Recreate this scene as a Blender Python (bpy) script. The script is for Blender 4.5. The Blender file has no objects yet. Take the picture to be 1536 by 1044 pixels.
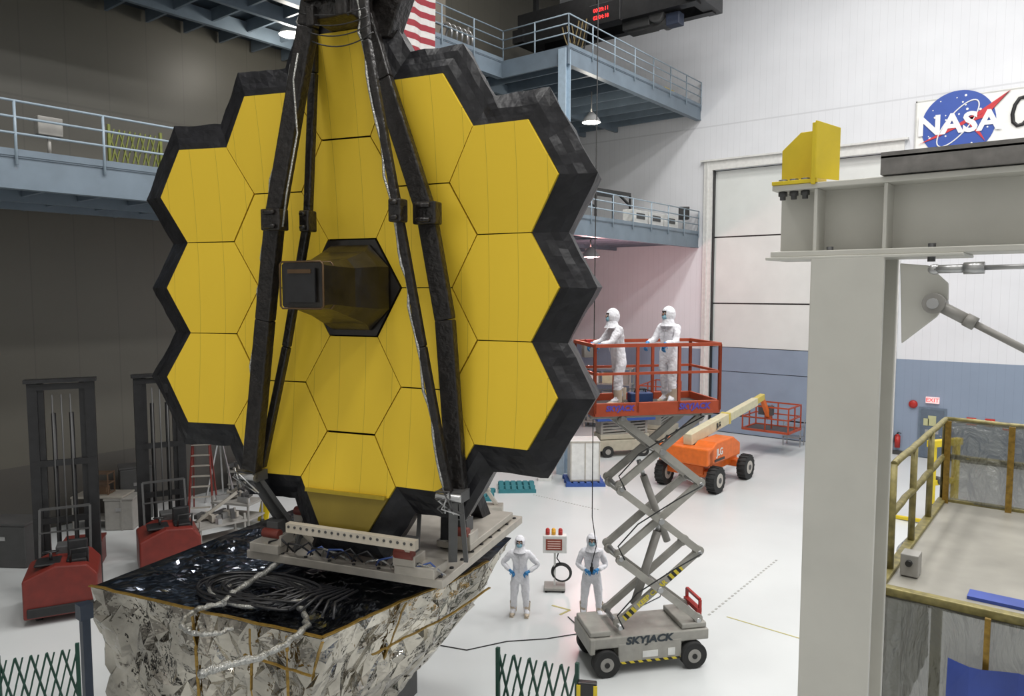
import bpy, math, random
from mathutils import Vector, Matrix, noise, Quaternion
random.seed(4)
scn=bpy.context.scene
V=Vector
# ------------------------------------------------------------- survey of the hall
f=1115.0;ya=math.radians(38.1);pt=math.radians(4.46);H=7.1
F0=V((-math.sin(ya),math.cos(ya),0));R0=V((math.cos(ya),math.sin(ya),0));Z=V((0,0,1))
FW=F0*math.cos(pt)-Z*math.sin(pt);UP=F0*math.sin(pt)+Z*math.cos(pt)
EYE=V((0,0,H))
def ray(u,v): return FW+R0*((u-768)/f)+UP*((522-v)/f)
def onz(u,v,z=0.0):
    r=ray(u,v);return EYE+r*((z-H)/r.z)
def ony(u,v,y=35.3):
    r=ray(u,v);return EYE+r*(y/r.y)
def onx(u,v,x):
    r=ray(u,v);return EYE+r*(x/r.x)
def rf(R,F,z=0): return R0*R+F0*F+Z*z
# ------------------------------------------------------------- materials
MATS={}
def mat(name,col,rough=.5,metal=0.,var=.08,scale=6.,bump=0.,bscale=30.,emit=0.,alpha=1.,spec=None):
    if name in MATS: return MATS[name]
    m=bpy.data.materials.new(name);m.use_nodes=True;nt=m.node_tree;b=nt.nodes['Principled BSDF']
    tc=nt.nodes.new('ShaderNodeTexCoord');n=nt.nodes.new('ShaderNodeTexNoise');n.inputs['Scale'].default_value=scale;n.inputs['Detail'].default_value=4
    nt.links.new(tc.outputs['Object'],n.inputs['Vector'])
    cr=nt.nodes.new('ShaderNodeValToRGB');cr.color_ramp.elements[0].position=.3;cr.color_ramp.elements[1].position=.7
    cr.color_ramp.elements[0].color=tuple(max(0,c*(1-var)) for c in col)+(1,)
    cr.color_ramp.elements[1].color=tuple(min(1,c*(1+var)) for c in col)+(1,)
    nt.links.new(n.outputs['Fac'],cr.inputs['Fac']);nt.links.new(cr.outputs['Color'],b.inputs['Base Color'])
    b.inputs['Roughness'].default_value=rough;b.inputs['Metallic'].default_value=metal
    if spec is not None: b.inputs['Specular IOR Level'].default_value=spec
    if bump>0:
        n2=nt.nodes.new('ShaderNodeTexNoise');n2.inputs['Scale'].default_value=bscale;n2.inputs['Detail'].default_value=3
        nt.links.new(tc.outputs['Object'],n2.inputs['Vector'])
        bp=nt.nodes.new('ShaderNodeBump');bp.inputs['Strength'].default_value=bump;bp.inputs['Distance'].default_value=.1
        nt.links.new(n2.outputs['Fac'],bp.inputs['Height']);nt.links.new(bp.outputs['Normal'],b.inputs['Normal'])
    if emit>0:
        b.inputs['Emission Color'].default_value=tuple(col)+(1,);b.inputs['Emission Strength'].default_value=emit
    if alpha<1: b.inputs['Alpha'].default_value=alpha
    MATS[name]=m;return m
def math_node(nt,op,a,b=None,c=None):
    n=nt.nodes.new('ShaderNodeMath');n.operation=op
    for i,x in enumerate((a,b,c)):
        if x is None: continue
        if isinstance(x,(int,float)): n.inputs[i].default_value=x
        else: nt.links.new(x,n.inputs[i])
    return n.outputs[0]
def panel_mat(name,axis,colhi,collo,zsplit,seam=.9,rough=.55,hseams=(),seamdark=.82):
    m=bpy.data.materials.new(name);m.use_nodes=True;nt=m.node_tree;b=nt.nodes['Principled BSDF']
    g=nt.nodes.new('ShaderNodeNewGeometry');s=nt.nodes.new('ShaderNodeSeparateXYZ');nt.links.new(g.outputs['Position'],s.inputs[0])
    a=s.outputs[axis]
    w=math_node(nt,'FRACT',math_node(nt,'MULTIPLY',a,1/seam))
    line=math_node(nt,'LESS_THAN',w,.035)
    for hz in hseams:
        d=math_node(nt,'ABSOLUTE',math_node(nt,'SUBTRACT',s.outputs[2],hz))
        line=math_node(nt,'MAXIMUM',line,math_node(nt,'LESS_THAN',d,.035))
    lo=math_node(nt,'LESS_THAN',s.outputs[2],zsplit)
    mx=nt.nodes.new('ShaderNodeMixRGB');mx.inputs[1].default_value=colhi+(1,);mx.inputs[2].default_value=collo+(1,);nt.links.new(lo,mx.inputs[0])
    nz=nt.nodes.new('ShaderNodeTexNoise');nz.inputs['Scale'].default_value=.7;nz.inputs['Detail'].default_value=5;nt.links.new(g.outputs['Position'],nz.inputs['Vector'])
    f1=math_node(nt,'MULTIPLY_ADD',nz.outputs['Fac'],.16,.92)
    f2=math_node(nt,'MULTIPLY',f1,math_node(nt,'SUBTRACT',1.0,math_node(nt,'MULTIPLY',line,1-seamdark)))
    mm=nt.nodes.new('ShaderNodeVectorMath');mm.operation='SCALE';nt.links.new(mx.outputs[0],mm.inputs[0]);nt.links.new(f2,mm.inputs['Scale'])
    nt.links.new(mm.outputs[0],b.inputs['Base Color']);b.inputs['Roughness'].default_value=rough
    return m
# ------------------------------------------------------------- mesh builder
class MB:
    def __init__(s): s.v=[];s.f=[];s.m=[];s.s=[]
    def add(s,vs,fs,mi=0,sm=False):
        o=len(s.v);s.v+=[V(x) for x in vs]
        for q in fs: s.f.append([o+i for i in q]);s.m.append(mi);s.s.append(sm)
        return s
    def box(s,c,d,mi=0,R=None):
        c=V(c);h=V(d)/2;vs=[]
        for x in(-1,1):
            for y in(-1,1):
                for z in(-1,1):
                    p=V((x*h.x,y*h.y,z*h.z));vs.append(c+(R@p if R else p))
        return s.add(vs,[(0,1,3,2),(4,6,7,5),(0,4,5,1),(2,3,7,6),(0,2,6,4),(1,5,7,3)],mi)
    def bar(s,p,q,w,h,mi=0,up=(0,0,1)):
        p=V(p);q=V(q);d=(q-p);L=d.length
        if L<1e-6: return s
        d.normalize();up=V(up);sd=d.cross(up)
        if sd.length<1e-3: sd=d.cross(V((0,1,0)))
        sd.normalize();u=sd.cross(d).normalized()
        vs=[]
        for e in(p,q):
            for a,b in((-1,-1),(1,-1),(1,1),(-1,1)): vs.append(e+sd*(a*w/2)+u*(b*h/2))
        return s.add(vs,[(0,3,2,1),(4,5,6,7),(0,1,5,4),(1,2,6,5),(2,3,7,6),(3,0,4,7)],mi)
    def tube(s,pts,r,mi=0,n=8,cap=True,closed=False):
        pts=[V(p) for p in pts];k=len(pts)
        rr=r if isinstance(r,(list,tuple)) else [r]*k
        vs=[];prev=None
        for i,p in enumerate(pts):
            if closed: t=pts[(i+1)%k]-pts[i-1]
            elif i==0:t=pts[1]-p
            elif i==k-1:t=p-pts[-2]
            else:t=pts[i+1]-pts[i-1]
            t=t.normalized() if t.length>1e-9 else V((0,0,1))
            if prev is None:
                a=V((0,0,1)) if abs(t.z)<.9 else V((1,0,0));u=t.cross(a).normalized()
            else:
                u=prev-t*prev.dot(t);u=u.normalized() if u.length>1e-6 else t.orthogonal().normalized()
            prev=u;w=t.cross(u)
            for j in range(n):
                an=2*math.pi*j/n;vs.append(p+(u*math.cos(an)+w*math.sin(an))*rr[i])
        fs=[]
        for i in range(k if closed else k-1):
            i2=(i+1)%k
            for j in range(n): fs.append((i*n+j,i*n+(j+1)%n,i2*n+(j+1)%n,i2*n+j))
        s.add(vs,fs,mi,True)
        if cap and not closed:
            o=len(s.v)-len(vs)
            s.f.append([o+j for j in range(n)][::-1]);s.m.append(mi);s.s.append(False)
            s.f.append([o+(k-1)*n+j for j in range(n)]);s.m.append(mi);s.s.append(False)
        return s
    def cyl(s,p,q,r,mi=0,n=16,r2=None): return s.tube([p,q],[r,r if r2 is None else r2],mi,n)
    def sph(s,c,r,mi=0,nu=14,nv=9,R=None,keep=None):
        c=V(c);r=V(r) if isinstance(r,(tuple,list,Vector)) else V((r,r,r));vs=[];fs=[]
        for i in range(nv+1):
            th=math.pi*i/nv
            for j in range(nu):
                ph=2*math.pi*j/nu;d=V((math.sin(th)*math.cos(ph),math.sin(th)*math.sin(ph),math.cos(th)))
                p=V((d.x*r.x,d.y*r.y,d.z*r.z));vs.append(c+(R@p if R else p))
        for i in range(nv):
            for j in range(nu):
                if keep:
                    th=math.pi*(i+.5)/nv;ph=2*math.pi*(j+.5)/nu
                    if not keep(V((math.sin(th)*math.cos(ph),math.sin(th)*math.sin(ph),math.cos(th)))): continue
                fs.append((i*nu+j,(i+1)*nu+j,(i+1)*nu+(j+1)%nu,i*nu+(j+1)%nu))
        return s.add(vs,fs,mi,True)
    def torus(s,c,ax,Rr,r,mi=0,n=28,k=8):
        ax=V(ax).normalized();u=ax.orthogonal().normalized();w=ax.cross(u);c=V(c)
        return s.tube([c+(u*math.cos(2*math.pi*i/n)+w*math.sin(2*math.pi*i/n))*Rr for i in range(n)],r,mi,k,closed=True)
    def prism(s,poly,off,mi=0):
        poly=[V(p) for p in poly];off=V(off);n=len(poly)
        return s.add(poly+[p+off for p in poly],[tuple(range(n))[::-1],tuple(range(n,2*n))]+[(i,(i+1)%n,n+(i+1)%n,n+i) for i in range(n)],mi)
    def mesh(s,name,mats):
        me=bpy.data.meshes.new(name);me.from_pydata([tuple(v) for v in s.v],[],s.f)
        for m in mats: me.materials.append(m)
        for i,p in enumerate(me.polygons): p.material_index=s.m[i];p.use_smooth=s.s[i]
        me.update();return me
def link(o): bpy.context.collection.objects.link(o);return o
def thing(name,label,cat,loc=(0,0,0),rz=0.,group=None):
    e=link(bpy.data.objects.new(name,None));e.empty_display_size=.2
    e.location=V(loc);e.rotation_euler=(0,0,rz);e['label']=label;e['category']=cat
    if group:e['group']=group
    return e
def part(root,name,b,mats,label=None,bev=0):
    if not isinstance(mats,(list,tuple)): mats=[mats]
    o=link(bpy.data.objects.new(name,b.mesh(name,mats)));o.parent=root
    if label:o['label']=label
    if bev:
        md=o.modifiers.new('bevel','BEVEL');md.width=bev;md.segments=2;md.limit_method='ANGLE'
    return o
def single(name,label,cat,b,mats,loc=(0,0,0),rz=0.,group=None,bev=0):
    o=part(None,name,b,mats,None,bev);o.location=V(loc);o.rotation_euler=(0,0,rz)
    o['label']=label;o['category']=cat
    if group:o['group']=group
    return o
def struct(name,b,mats):
    o=part(None,name,b,mats);o['kind']='structure';return o
def text(root,name,s,size,M,m,ext=.004,shear=0,bold=0.0,sx=1.,label=None):
    cu=bpy.data.curves.new(name,'FONT');cu.body=s;cu.size=size;cu.extrude=ext;cu.align_x='CENTER';cu.align_y='CENTER';cu.shear=shear;cu.offset=bold;cu.resolution_u=3
    t=link(bpy.data.objects.new(name+'_tmp',cu));bpy.context.view_layer.update()
    me=bpy.data.meshes.new_from_object(t.evaluated_get(bpy.context.evaluated_depsgraph_get()))
    bpy.data.objects.remove(t);me.transform(M@Matrix.Diagonal((sx,1,1,1)));me.materials.clear();me.materials.append(m)
    o=link(bpy.data.objects.new(name,me));o.parent=root
    if label:o['label']=label
    return o
def frame(o,x,y,n=None):
    x=V(x).normalized();y=V(y).normalized();z=x.cross(y);M=Matrix.Identity(4)
    for i in range(3): M[i][0]=x[i];M[i][1]=y[i];M[i][2]=z[i];M[i][3]=V(o)[i]
    return M
def cat_line(p,q,sag,n=10):
    p=V(p);q=V(q);return [p.lerp(q,i/n)-Z*(sag*4*(i/n)*(1-i/n)) for i in range(n+1)]
# palette
white=mat('white_paint',(.66,.66,.64),.45);black=mat('black_paint',(.012,.012,.013),.4,0,.3)
blackrub=mat('black_rubber',(.02,.02,.02),.8,0,.2);steel=mat('steel',(.45,.45,.45),.35,.8)
alu=mat('aluminium',(.44,.41,.36),.42,.4,.12,4);greypaint=mat('grey_paint',(.28,.27,.25),.45)
bluesteel=mat('blue_grey_steel',(.14,.18,.22),.45,0,.1,2);darkdeck=mat('dark_deck',(.035,.05,.065),.6,0,.2,2)
railm=mat('rail_blue_grey',(.27,.34,.40),.4)
orangered=mat('orange_red_paint',(.36,.058,.02),.45,0,.12);orange=mat('orange_paint',(.68,.14,.015),.4,0,.1)
redp=mat('red_paint',(.38,.02,.015),.45,0,.15);forkred=mat('forklift_red',(.15,.018,.012),.4,0,.15);yellow=mat('yellow_paint',(.66,.50,.015),.45,0,.08)
beigeb=mat('beige_boom',(.58,.55,.38),.4);bluep=mat('blue_paint',(.03,.08,.30),.45);tealp=mat('teal_paint',(.03,.18,.21),.6)
green=mat('green_paint',(.012,.06,.04),.5);tape=mat('amber_tape',(.26,.16,.03),.3,.5,.3,20)
suit=mat('white_coverall',(.76,.76,.80),.8,0,.05,8,.35,14);skin=mat('skin',(.45,.25,.17),.6)
maskm=mat('blue_mask',(.25,.45,.55),.8);glovem=mat('blue_glove',(.03,.20,.45),.5);bootm=mat('boot_cover',(.55,.46,.36),.8)
darkgrey=mat('dark_grey',(.06,.06,.06),.5);redtxt=mat('red_sign',(.50,.03,.02),.5);bluetxt=mat('blue_lettering',(.08,.06,.35),.5)
kapton=mat('black_kapton',(.010,.010,.012),.40,0,.4,5,.22,4,spec=.3)
foil=mat('silver_foil',(.42,.395,.345),.12,1.,.45,1.1,.5,4);foilrefl=mat('foil_dark_reflection',(.17,.19,.235),.16,1.,.6,1.3)  # second foil, for the top: dark ceiling reflection painted into its colour
cablesil=mat('silver_cable',(.40,.40,.38),.35,.8,.4,40,.4,60);cableblk=mat('black_cable',(.015,.015,.017),.4,0,.3)
# ------------------------------------------------------------- room
XW=-24.3;YB=35.3;XE=14.;YS=-7.;ZC=24.
fl=mat('floor_epoxy',(.60,.62,.62),.28,0,.05,.35)
struct('floor',MB().box(((XW+XE)/2,(YS+YB)/2,-.1),(XE-XW+.4,YB-YS+.4,.2)),fl)
struct('ceiling',MB().box(((XW+XE)/2,(YS+YB)/2,ZC+.1),(XE-XW+.4,YB-YS+.4,.2)),mat('ceiling_grey',(.18,.18,.18),.8))
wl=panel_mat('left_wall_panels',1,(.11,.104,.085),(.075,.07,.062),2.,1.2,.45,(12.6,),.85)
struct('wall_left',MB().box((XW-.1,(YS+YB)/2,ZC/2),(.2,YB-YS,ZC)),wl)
wb=panel_mat('back_wall_panels',0,(.69,.70,.73),(.235,.29,.38),4.15,.30,.5,(15.1,),.84)
dl=ony(1067,400).x;dr=ony(1338,300).x;dz=ony(1067,256).z
b=MB();t=.3
b.box(((XW+dl)/2,YB+t/2,ZC/2),(dl-XW,t,ZC));b.box(((dr+XE)/2,YB+t/2,ZC/2),(XE-dr,t,ZC));b.box(((dl+dr)/2,YB+t/2,(dz+ZC)/2),(dr-dl,t,ZC-dz))
struct('wall_back',b,wb)
wr=panel_mat('plain_wall_panels',1,(.5,.5,.5),(.25,.3,.38),4.1,.9)
struct('wall_right',MB().box((XE+.1,(YS+YB)/2,ZC/2),(.2,YB-YS,ZC)),wr)
struct('wall_front',MB().box(((XW+XE)/2,YS-.1,ZC/2),(XE-XW,.2,ZC)),panel_mat('front_wall_panels',0,(.5,.5,.49),(.3,.3,.3),4.1,.9))
doorw=mat('door_white',(.66,.68,.66),.5,0,.04,1);doorb=mat('door_blue',(.24,.30,.39),.5,0,.06,1)
b=MB();zs=[0,.9,ony(1075,556).z,ony(1075,521).z,ony(1066,455).z,ony(1066,356).z,dz]
for i in range(6):
    z0,z1=zs[i],zs[i+1]
    b.box(((dl+dr)/2,YB+.26,(z0+z1)/2),(dr-dl,.06,z1-z0-(.0 if i in(2,) else .07)),1 if i<3 else 0)
b.box(((dl+dr)/2,YB+.31,dz/2),(dr-dl+.2,.03,dz),2)
struct('door_1',b,[doorw,doorb,black])
b=MB();w=.42
b.box((dl-w/2,YB-.06,(dz+w)/2),(w,.14,dz+w));b.box((dr+w/2,YB-.06,(dz+w)/2),(w,.14,dz+w));b.box(((dl+dr)/2,YB-.06,dz+w/2),(dr-dl,.14,w))
b.box((dl+.03,YB+.1,dz/2),(.06,.2,dz),1);b.box((dl-w*.55,YB-.15,(dz+w)/2),(.06,.06,dz+w))  # black strip paints the recess shadow along the left jamb
b.box(((dl+dr)/2,YB-.16,dz+w+.04),(dr-dl+2*w+.3,.22,.08))
struct('trim_1',b,[white,black])
b=MB();b.box(((dr+w+XE)/2,YB-.02,.09),(XE-dr-w,.04,.18));struct('baseboard_back',b,darkgrey)
c=ony(1397,650);x0=ony(1377,650).x;x1=ony(1419,650).x;b=MB()
b.box(((x0+x1)/2,YB-.03,1.08),(x1-x0,.06,2.16),0);b.box(((x0+x1)/2,YB-.075,1.06),(x1-x0-.2,.04,2.04),1)
b.box(((x0+x1)/2,YB-.10,1.62),(.30,.02,.42),2);b.box((x0+.3,YB-.1,1.55),(.2,.02,.3),2)
b.box(((x0+x1)/2-.0,YB-.10,1.15),(.5,.02,.16),3);b.cyl((x1-.18,YB-.13,1.0),(x1-.18,YB-.09,1.0),.03,3)
struct('door_2',b,[mat('door_frame_blue',(.13,.17,.22),.5),mat('door_slate',(.10,.13,.17),.5),mat('notice_yellow',(.45,.45,.25),.6),steel])
r=thing('exit_sign','lit white exit sign with red letters above door','exit sign',(c.x,YB-.05,ony(1397,600).z))
part(r,'sign_body',MB().box((0,0,0),(.5,.1,.26)),mat('exit_white',(.8,.55,.55),.5,emit=.5))
text(r,'sign_lettering','EXIT',.24,frame((0,-.055,0),(1,0,0),(0,0,1)),mat('exit_red',(.8,.03,.03),.5,emit=.6))
q=ony(1347,660);r=thing('fire_extinguisher','red fire extinguisher hung on blue wall','fire extinguisher',(q.x,YB-.12,q.z-.3))
part(r,'cylinder',MB().cyl((0,0,0),(0,0,.5),.11).cyl((0,0,.5),(0,0,.58),.11,0,16,.04),redp);part(r,'valve',MB().cyl((0,0,.58),(0,0,.66),.03).bar((0,0,.66),(.14,0,.62),.03,.03).tube([(0,0,.62),(-.12,0,.5),(-.13,0,.2)],.015),black)
q=ony(1370,606);r=thing('fire_alarm_bell','round red fire alarm bell on wall','alarm bell',(q.x,YB,q.z));part(r,'gong',MB().cyl((0,0,0),(0,-.08,0),.17,0,20).sph((0,-.08,0),(.15,.05,.15)),redp)
for i,(u,v) in enumerate([(1457,632),(1485,634),(1512,640)]):
    q=ony(u,v);r=thing('wall_notice','small red notice plate fixed on blue wall','sign',(q.x,YB-.015,q.z),group='red wall notices')
    part(r,'plate',MB().box((0,0,0),(.34,.03,.3)),redtxt);part(r,'notice_panel',MB().box((0,-.02,-.04),(.26,.02,.1)),white)
# banner
x0=ony(1373,190).x;zt=ony(1373,153).z;zb=ony(1373,229).z
r=thing('space_agency_banner','white banner with round blue emblem on wall','banner',(x0,YB-.06,zb));hh=zt-zb
part(r,'sheet',MB().box((4.5,0,hh/2),(9,.03,hh)),mat('banner_white',(.80,.80,.77),.6,0,.03))
part(r,'hem',MB().box((4.5,-.02,.04),(9,.01,.05)).box((4.5,-.02,hh-.04),(9,.01,.05)).box((.03,-.02,hh/2),(.05,.01,hh)),mat('banner_hem',(.52,.52,.5),.6))
cc=ony(1437,186);cx=cc.x-x0;cz=cc.z-zb;rad=(ony(1494,186).x-ony(1379,186).x)/2*.97
part(r,'emblem_disc',MB().cyl((cx,-.01,cz),(cx,-.04,cz),rad,0,48),mat('emblem_blue',(.03,.08,.36),.5,0,.03))
emw=mat('emblem_white',(.8,.8,.8),.5,0,.02);emr=mat('emblem_red',(.55,.03,.04),.5,0,.02)
b=MB()
for i in range(26):
    a=random.uniform(0,6.28);q=rad*math.sqrt(random.random())*.88;s=random.choice([.025,.035,.05])
    b.cyl((cx+q*math.cos(a),-.035,cz+q*math.sin(a)),(cx+q*math.cos(a),-.05,cz+q*math.sin(a)),s,0,6)
part(r,'emblem_stars',b,emw)['kind']='stuff'
el=[]
for i in range(40):
    a=2*math.pi*i/40;p=V((math.cos(a)*rad*.80,math.sin(a)*rad*.30));an=math.radians(52)
    el.append((cx+p.x*math.cos(an)-p.y*math.sin(an),-.05,cz+p.x*math.sin(an)+p.y*math.cos(an)))
part(r,'emblem_orbit',MB().tube(el,.028,0,6,closed=True),emw)
P=lambda x,z:V((cx+x*rad,-.055,cz+z*rad))
b=MB()
up=[(-1.05,-.52),(-.6,-.30),(0,-.02),(.6,.32),(1.32,.80)];lo=[(-1.0,-.50),(-.55,-.36),(.05,-.10),(.65,.22),(1.30,.78)]
for i in range(4): b.prism([P(*up[i]),P(*lo[i]),P(*lo[i+1]),P(*up[i+1])],(0,-.012,0))
up=[(-.25,.62),(.2,.12),(.60,.18),(1.34,.80)];lo=[(-.05,.30),(.25,-.02),(.72,.10),(1.28,.76)]
for i in (1,2): b.prism([P(*up[i]),P(*lo[i]),P(*lo[i+1]),P(*up[i+1])],(0,-.012,0))
b.prism([P(.2,.12),P(.25,-.02),P(.75,-.62),P(.62,-.35)],(0,-.012,0))
part(r,'emblem_swoosh',b,emr)
text(r,'emblem_lettering','NASA',rad*.82,frame((cx,-.075,cz-.02),(1,0,-.02),(0,0,1)),emw,.006,0,.035,1.05)
s=[(ony(u,v).x-x0,-.04,ony(u,v).z-zb) for u,v in [(1538,146),(1530,148),(1523,158),(1519,172),(1520,184),(1526,189),(1534,187),(1541,180)]]
part(r,'banner_lettering',MB().tube(s,.07,0,8),black)
# ------------------------------------------------------------- balconies
def balcony(label,edges,zt,zbm,rz,fr=None):
    r=thing('balcony',label,'balcony',(0,0,zt))
    (xa,xb,ys,yj)=edges
    b=MB();d=zt-zbm
    b.box(((XW+xa)/2+.0,(ys+yj)/2,-.08),(xa-XW-.1,yj-ys,.1));b.box(((XW+xb)/2,(yj+YB)/2,-.08),(xb-XW-.1,YB-yj-.02,.1))
    part(r,'deck',b,[darkdeck])
    b=MB()
    for (x,y0,y1) in((xa,ys,yj),(xb,yj,YB-.02)):
        b.box((x-.12,(y0+y1)/2,-d+.03),(.26,y1-y0,.05));b.box((x-.12,(y0+y1)/2,-.03),(.26,y1-y0,.05));b.box((x-.03,(y0+y1)/2,-d/2),(.03,y1-y0,d-.02));b.box((x+.02,(y0+y1)/2,.05),(.02,y1-y0,.14))
    b.box(((xa+xb)/2,yj,-d/2),(xb-xa+.1,.10,d));part(r,'edge_beam',b,bluesteel)
    b=MB();y=ys+.5
    while y<YB-.2:
        xe=xb if y>yj else xa
        b.box(((XW+xe)/2,y,-.14-d*.3),(xe-XW-.3,.08,d*.6));y+=1.25
    for xx in (-22.5,-20.5): b.box((xx,(ys+YB)/2,-.2-d*.35),(.16,YB-ys-.3,d*.7))
    part(r,'joist',b,bluesteel)
    b=MB()
    def run(p,q):
        p=V(p);q=V(q);n=max(1,round((q-p).length/1.7));h=rz-zt
        for i in range(n+1):
            e=p.lerp(q,i/n);b.tube([e+Z*-.2,e+Z*h],.03,0,8)
        for k in(1.,.7,.4): b.tube([p+Z*h*k,q+Z*h*k],.026,0,8)
    run((xa+.03,ys,0),(xa+.03,yj,0));run((xa+.03,yj,0),(xb+.03,yj,0));run((xb+.03,yj,0),(xb+.03,YB-.1,0))
    part(r,'railing',b,railm);return r
balcony('lower blue-grey steel balcony with pipe railing',(-17.8,-15.8,-1,23.5),9.9,9.2,11.0)
balcony('upper blue-grey steel balcony with pipe railing',(-18.9,-15.8,-1,23.5),16.1,15.45,17.25)
b=MB();b.box((0,0,8),(.34,.03,16));b.box((0,.3,8),(.34,.03,16));b.box((0,.15,8),(.03,.3,16))
single('steel_column','pale blue-grey steel column carrying both balconies','column',b,mat('column_pale_blue',(.36,.46,.55),.45),(-15.95,23.35,0))
def lamp(q,top,label,em,col=(1,.95,.85),pw=20):
    r=thing('hanging_lamp',label,'lamp',q,group='dome lamps under the balconies')
    part(r,'lamp_shade',MB().tube([(0,0,-.22),(0,0,-.1),(0,0,.1),(0,0,.22)],[.40,.36,.2,.08],0,20,False),mat('lamp_grey',(.5,.5,.5),.4))
    part(r,'bulb',MB().sph((0,0,-.16),(.3,.3,.1)),mat('bulb_%d'%em,col,.5,emit=em));part(r,'stem',MB().cyl((0,0,.2),(0,0,top-q.z),.03,0,8),greypaint)
    l=bpy.data.lights.new('lamp_light','POINT');l.energy=em*pw;l.color=col;l.shadow_soft_size=.3;o=link(bpy.data.objects.new('lamp_light',l));o.parent=r;o.location=(0,0,-.5)
lamp(onx(887,176,-17.5),15.6,'lit dome lamp hanging below the upper balcony',12)
lamp(onx(886,378,-17.5),9.3,'lit dome lamp hanging below the lower balcony',14,(1,.50,.50),38)
lamp(onx(437,42,-21.),15.6,'lit dome lamp hanging beside dark wall',10)
# flag
b=MB();y1=onx(652,85,-18.65).y;zb2=onx(652,85,-18.65).z-.1;FH=2.75;FL=4.9
N=24
def fy(i,j): return (.05*math.sin(i*1.1)+.03*math.sin(i*2.3+j*.2))
for i in range(N):
    for j in range(13):
        ya0=-FL+FL*i/N;ya1=-FL+FL*(i+1)/N;z0=FH*j/13;z1=FH*(j+1)/13
        can=(ya1<=-FL*.6+.01 and j>=6)
        b.add([(fy(i,j),ya0,z0),(fy(i+1,j),ya1,z0),(fy(i+1,j+1),ya1,z1),(fy(i,j+1),ya0,z1)],[(0,1,2,3)],2 if can else (0 if j%2==0 else 1),True)
r=thing('national_flag','large red and white striped flag with starred blue canton','flag',(-18.65,y1,zb2))
part(r,'cloth',b,[mat('flag_red',(.26,.025,.035),.8),mat('flag_white',(.55,.53,.51),.8),mat('flag_blue',(.03,.05,.18),.8)])
b=MB()
for row in range(9):
    n=6 if row%2==0 else 5
    for k in range(n):
        cy=-FL+FL*.4*( (k+.5+(0 if n==6 else .5))/6);cz=FH*(6/13)+FH*(7/13)*((row+.5)/9);pts=[]
        for a in range(10):
            rr=.085 if a%2==0 else .035;an=math.pi/2+a*math.pi/5;pts.append((.11,cy+rr*math.cos(an),cz+rr*math.sin(an)))
        b.add(pts,[tuple(range(10))])
part(r,'canton_star',b,MATS['flag_white'])['kind']='stuff'
# LED clock, crane
q=ony(908,20,27.6);r=thing('led_clock','black display box showing red glowing digits','digital clock',q)
part(r,'housing',MB().box((0,0,0),(1.5,.2,.85)),black,bev=.02)
part(r,'hanger',MB().cyl((-.4,0,.3),(-.4,0,2.2),.03).cyl((.4,0,.3),(.4,0,2.2),.03).box((0,0,2.2),(.9,.1,.06)),black)
ledm=mat('led_red',(1,.03,.03),.5,emit=3);text(r,'digits','00:29:11',.22,frame((-.15,-.11,.16),(1,0,0),(0,0,1)),ledm);text(r,'digits','02:04:18',.22,frame((-.15,-.11,-.14),(1,0,0),(0,0,1)),ledm)
r=thing('overhead_crane','dark overhead bridge crane with hoist and drooping hoses','crane',(-17.7,29,17.75))
b=MB();b.box((0,0,1.6),(9,.5,1.4));b.box((0,1.6,1.6),(9,.4,1.3));b.box((4.4,.8,1.3),(.6,2.4,.6));b.box((-4.4,.8,1.3),(.6,2.4,.6))
for i in range(9): b.bar((-4+i,.0,1.0),(-3.5+i,.0,2.2),.1,.5)
for x in(-4.2,4.2): b.bar((x,.8,1.6),(x,.8,6.2),.2,.2)
part(r,'girder',b,black)
b=MB();b.box((1.6,.6,.9),(1.3,1.,.7));b.cyl((2.6,0,.9),(2.6,1.3,.9),.35);b.box((2.2,.5,.6),(2.2,.5,.3));b.box((3.3,.4,.6),(.6,.5,.5),1);part(r,'hoist_trolley',b,[darkgrey,mat('trolley_blue',(.03,.04,.07),.5)],bev=.03)
b=MB()
for i in range(6): b.tube(cat_line((-1.9+i*.13,-.3,1.2),(-1.0+i*.1,-.3,1.3),1.0+i*.08,10),.035,i%2)
part(r,'hose',b,[mat('tan_hose',(.25,.19,.09),.6),black])
single('partition_panel','beige upper partition standing on the upper balcony','partition',MB().box((0,0,3.2),(.2,9.5,6.4)),mat('beige_panel',(.20,.175,.14),.6),(-22.,18.7,16.2))
def gate(w,h,n,m,root,name='gate_lattice',tilt=0):
    b=MB();dx=w/n
    for i in range(n):
        b.bar((i*dx,0,.05),((i+1)*dx,0,h-.05),.03,.035,0,(0,1,0));b.bar((i*dx,.03,h-.05),((i+1)*dx,.03,.05),.03,.035,0,(0,1,0))
        b.bar((i*dx,0,h*.5),(i*dx+dx/2,0,h-.05),.025,.03,0,(0,1,0));b.bar((i*dx+dx/2,.03,.05),((i+1)*dx,.03,h*.5),.025,.03,0,(0,1,0))
    part(root,name,b,m)
    for k in (0,w):
        c=MB();c.box((k,0,h/2),(.06,.06,h+.08));c.cyl((k,-.12,.05),(k,.12,.05),.05);part(root,'gate_post',c,m)
p0=onx(165,250,-18.5);p1=onx(242,250,-18.5)
r=thing('expanding_barrier','yellow-green folding barrier standing on the balcony','barrier',(-18.5,p0.y,9.9),math.pi/2)
gate(p1.y-p0.y,1.05,5,mat('yellow_green',(.16,.18,.03),.5),r)
q=onx(75,240,-18.2);r=thing('junction_box','grey junction box mounted near balcony railing','electrical box',(-18.2,q.y,9.9))
part(r,'box_body',MB().box((0,0,.75),(.25,.5,.4)),greypaint,bev=.02);part(r,'stand',MB().cyl((0,0,-.05),(0,0,.6),.04),greypaint)
xe=-16.4
q0=onx(890,320,xe);q1=onx(970,320,xe)
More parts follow.
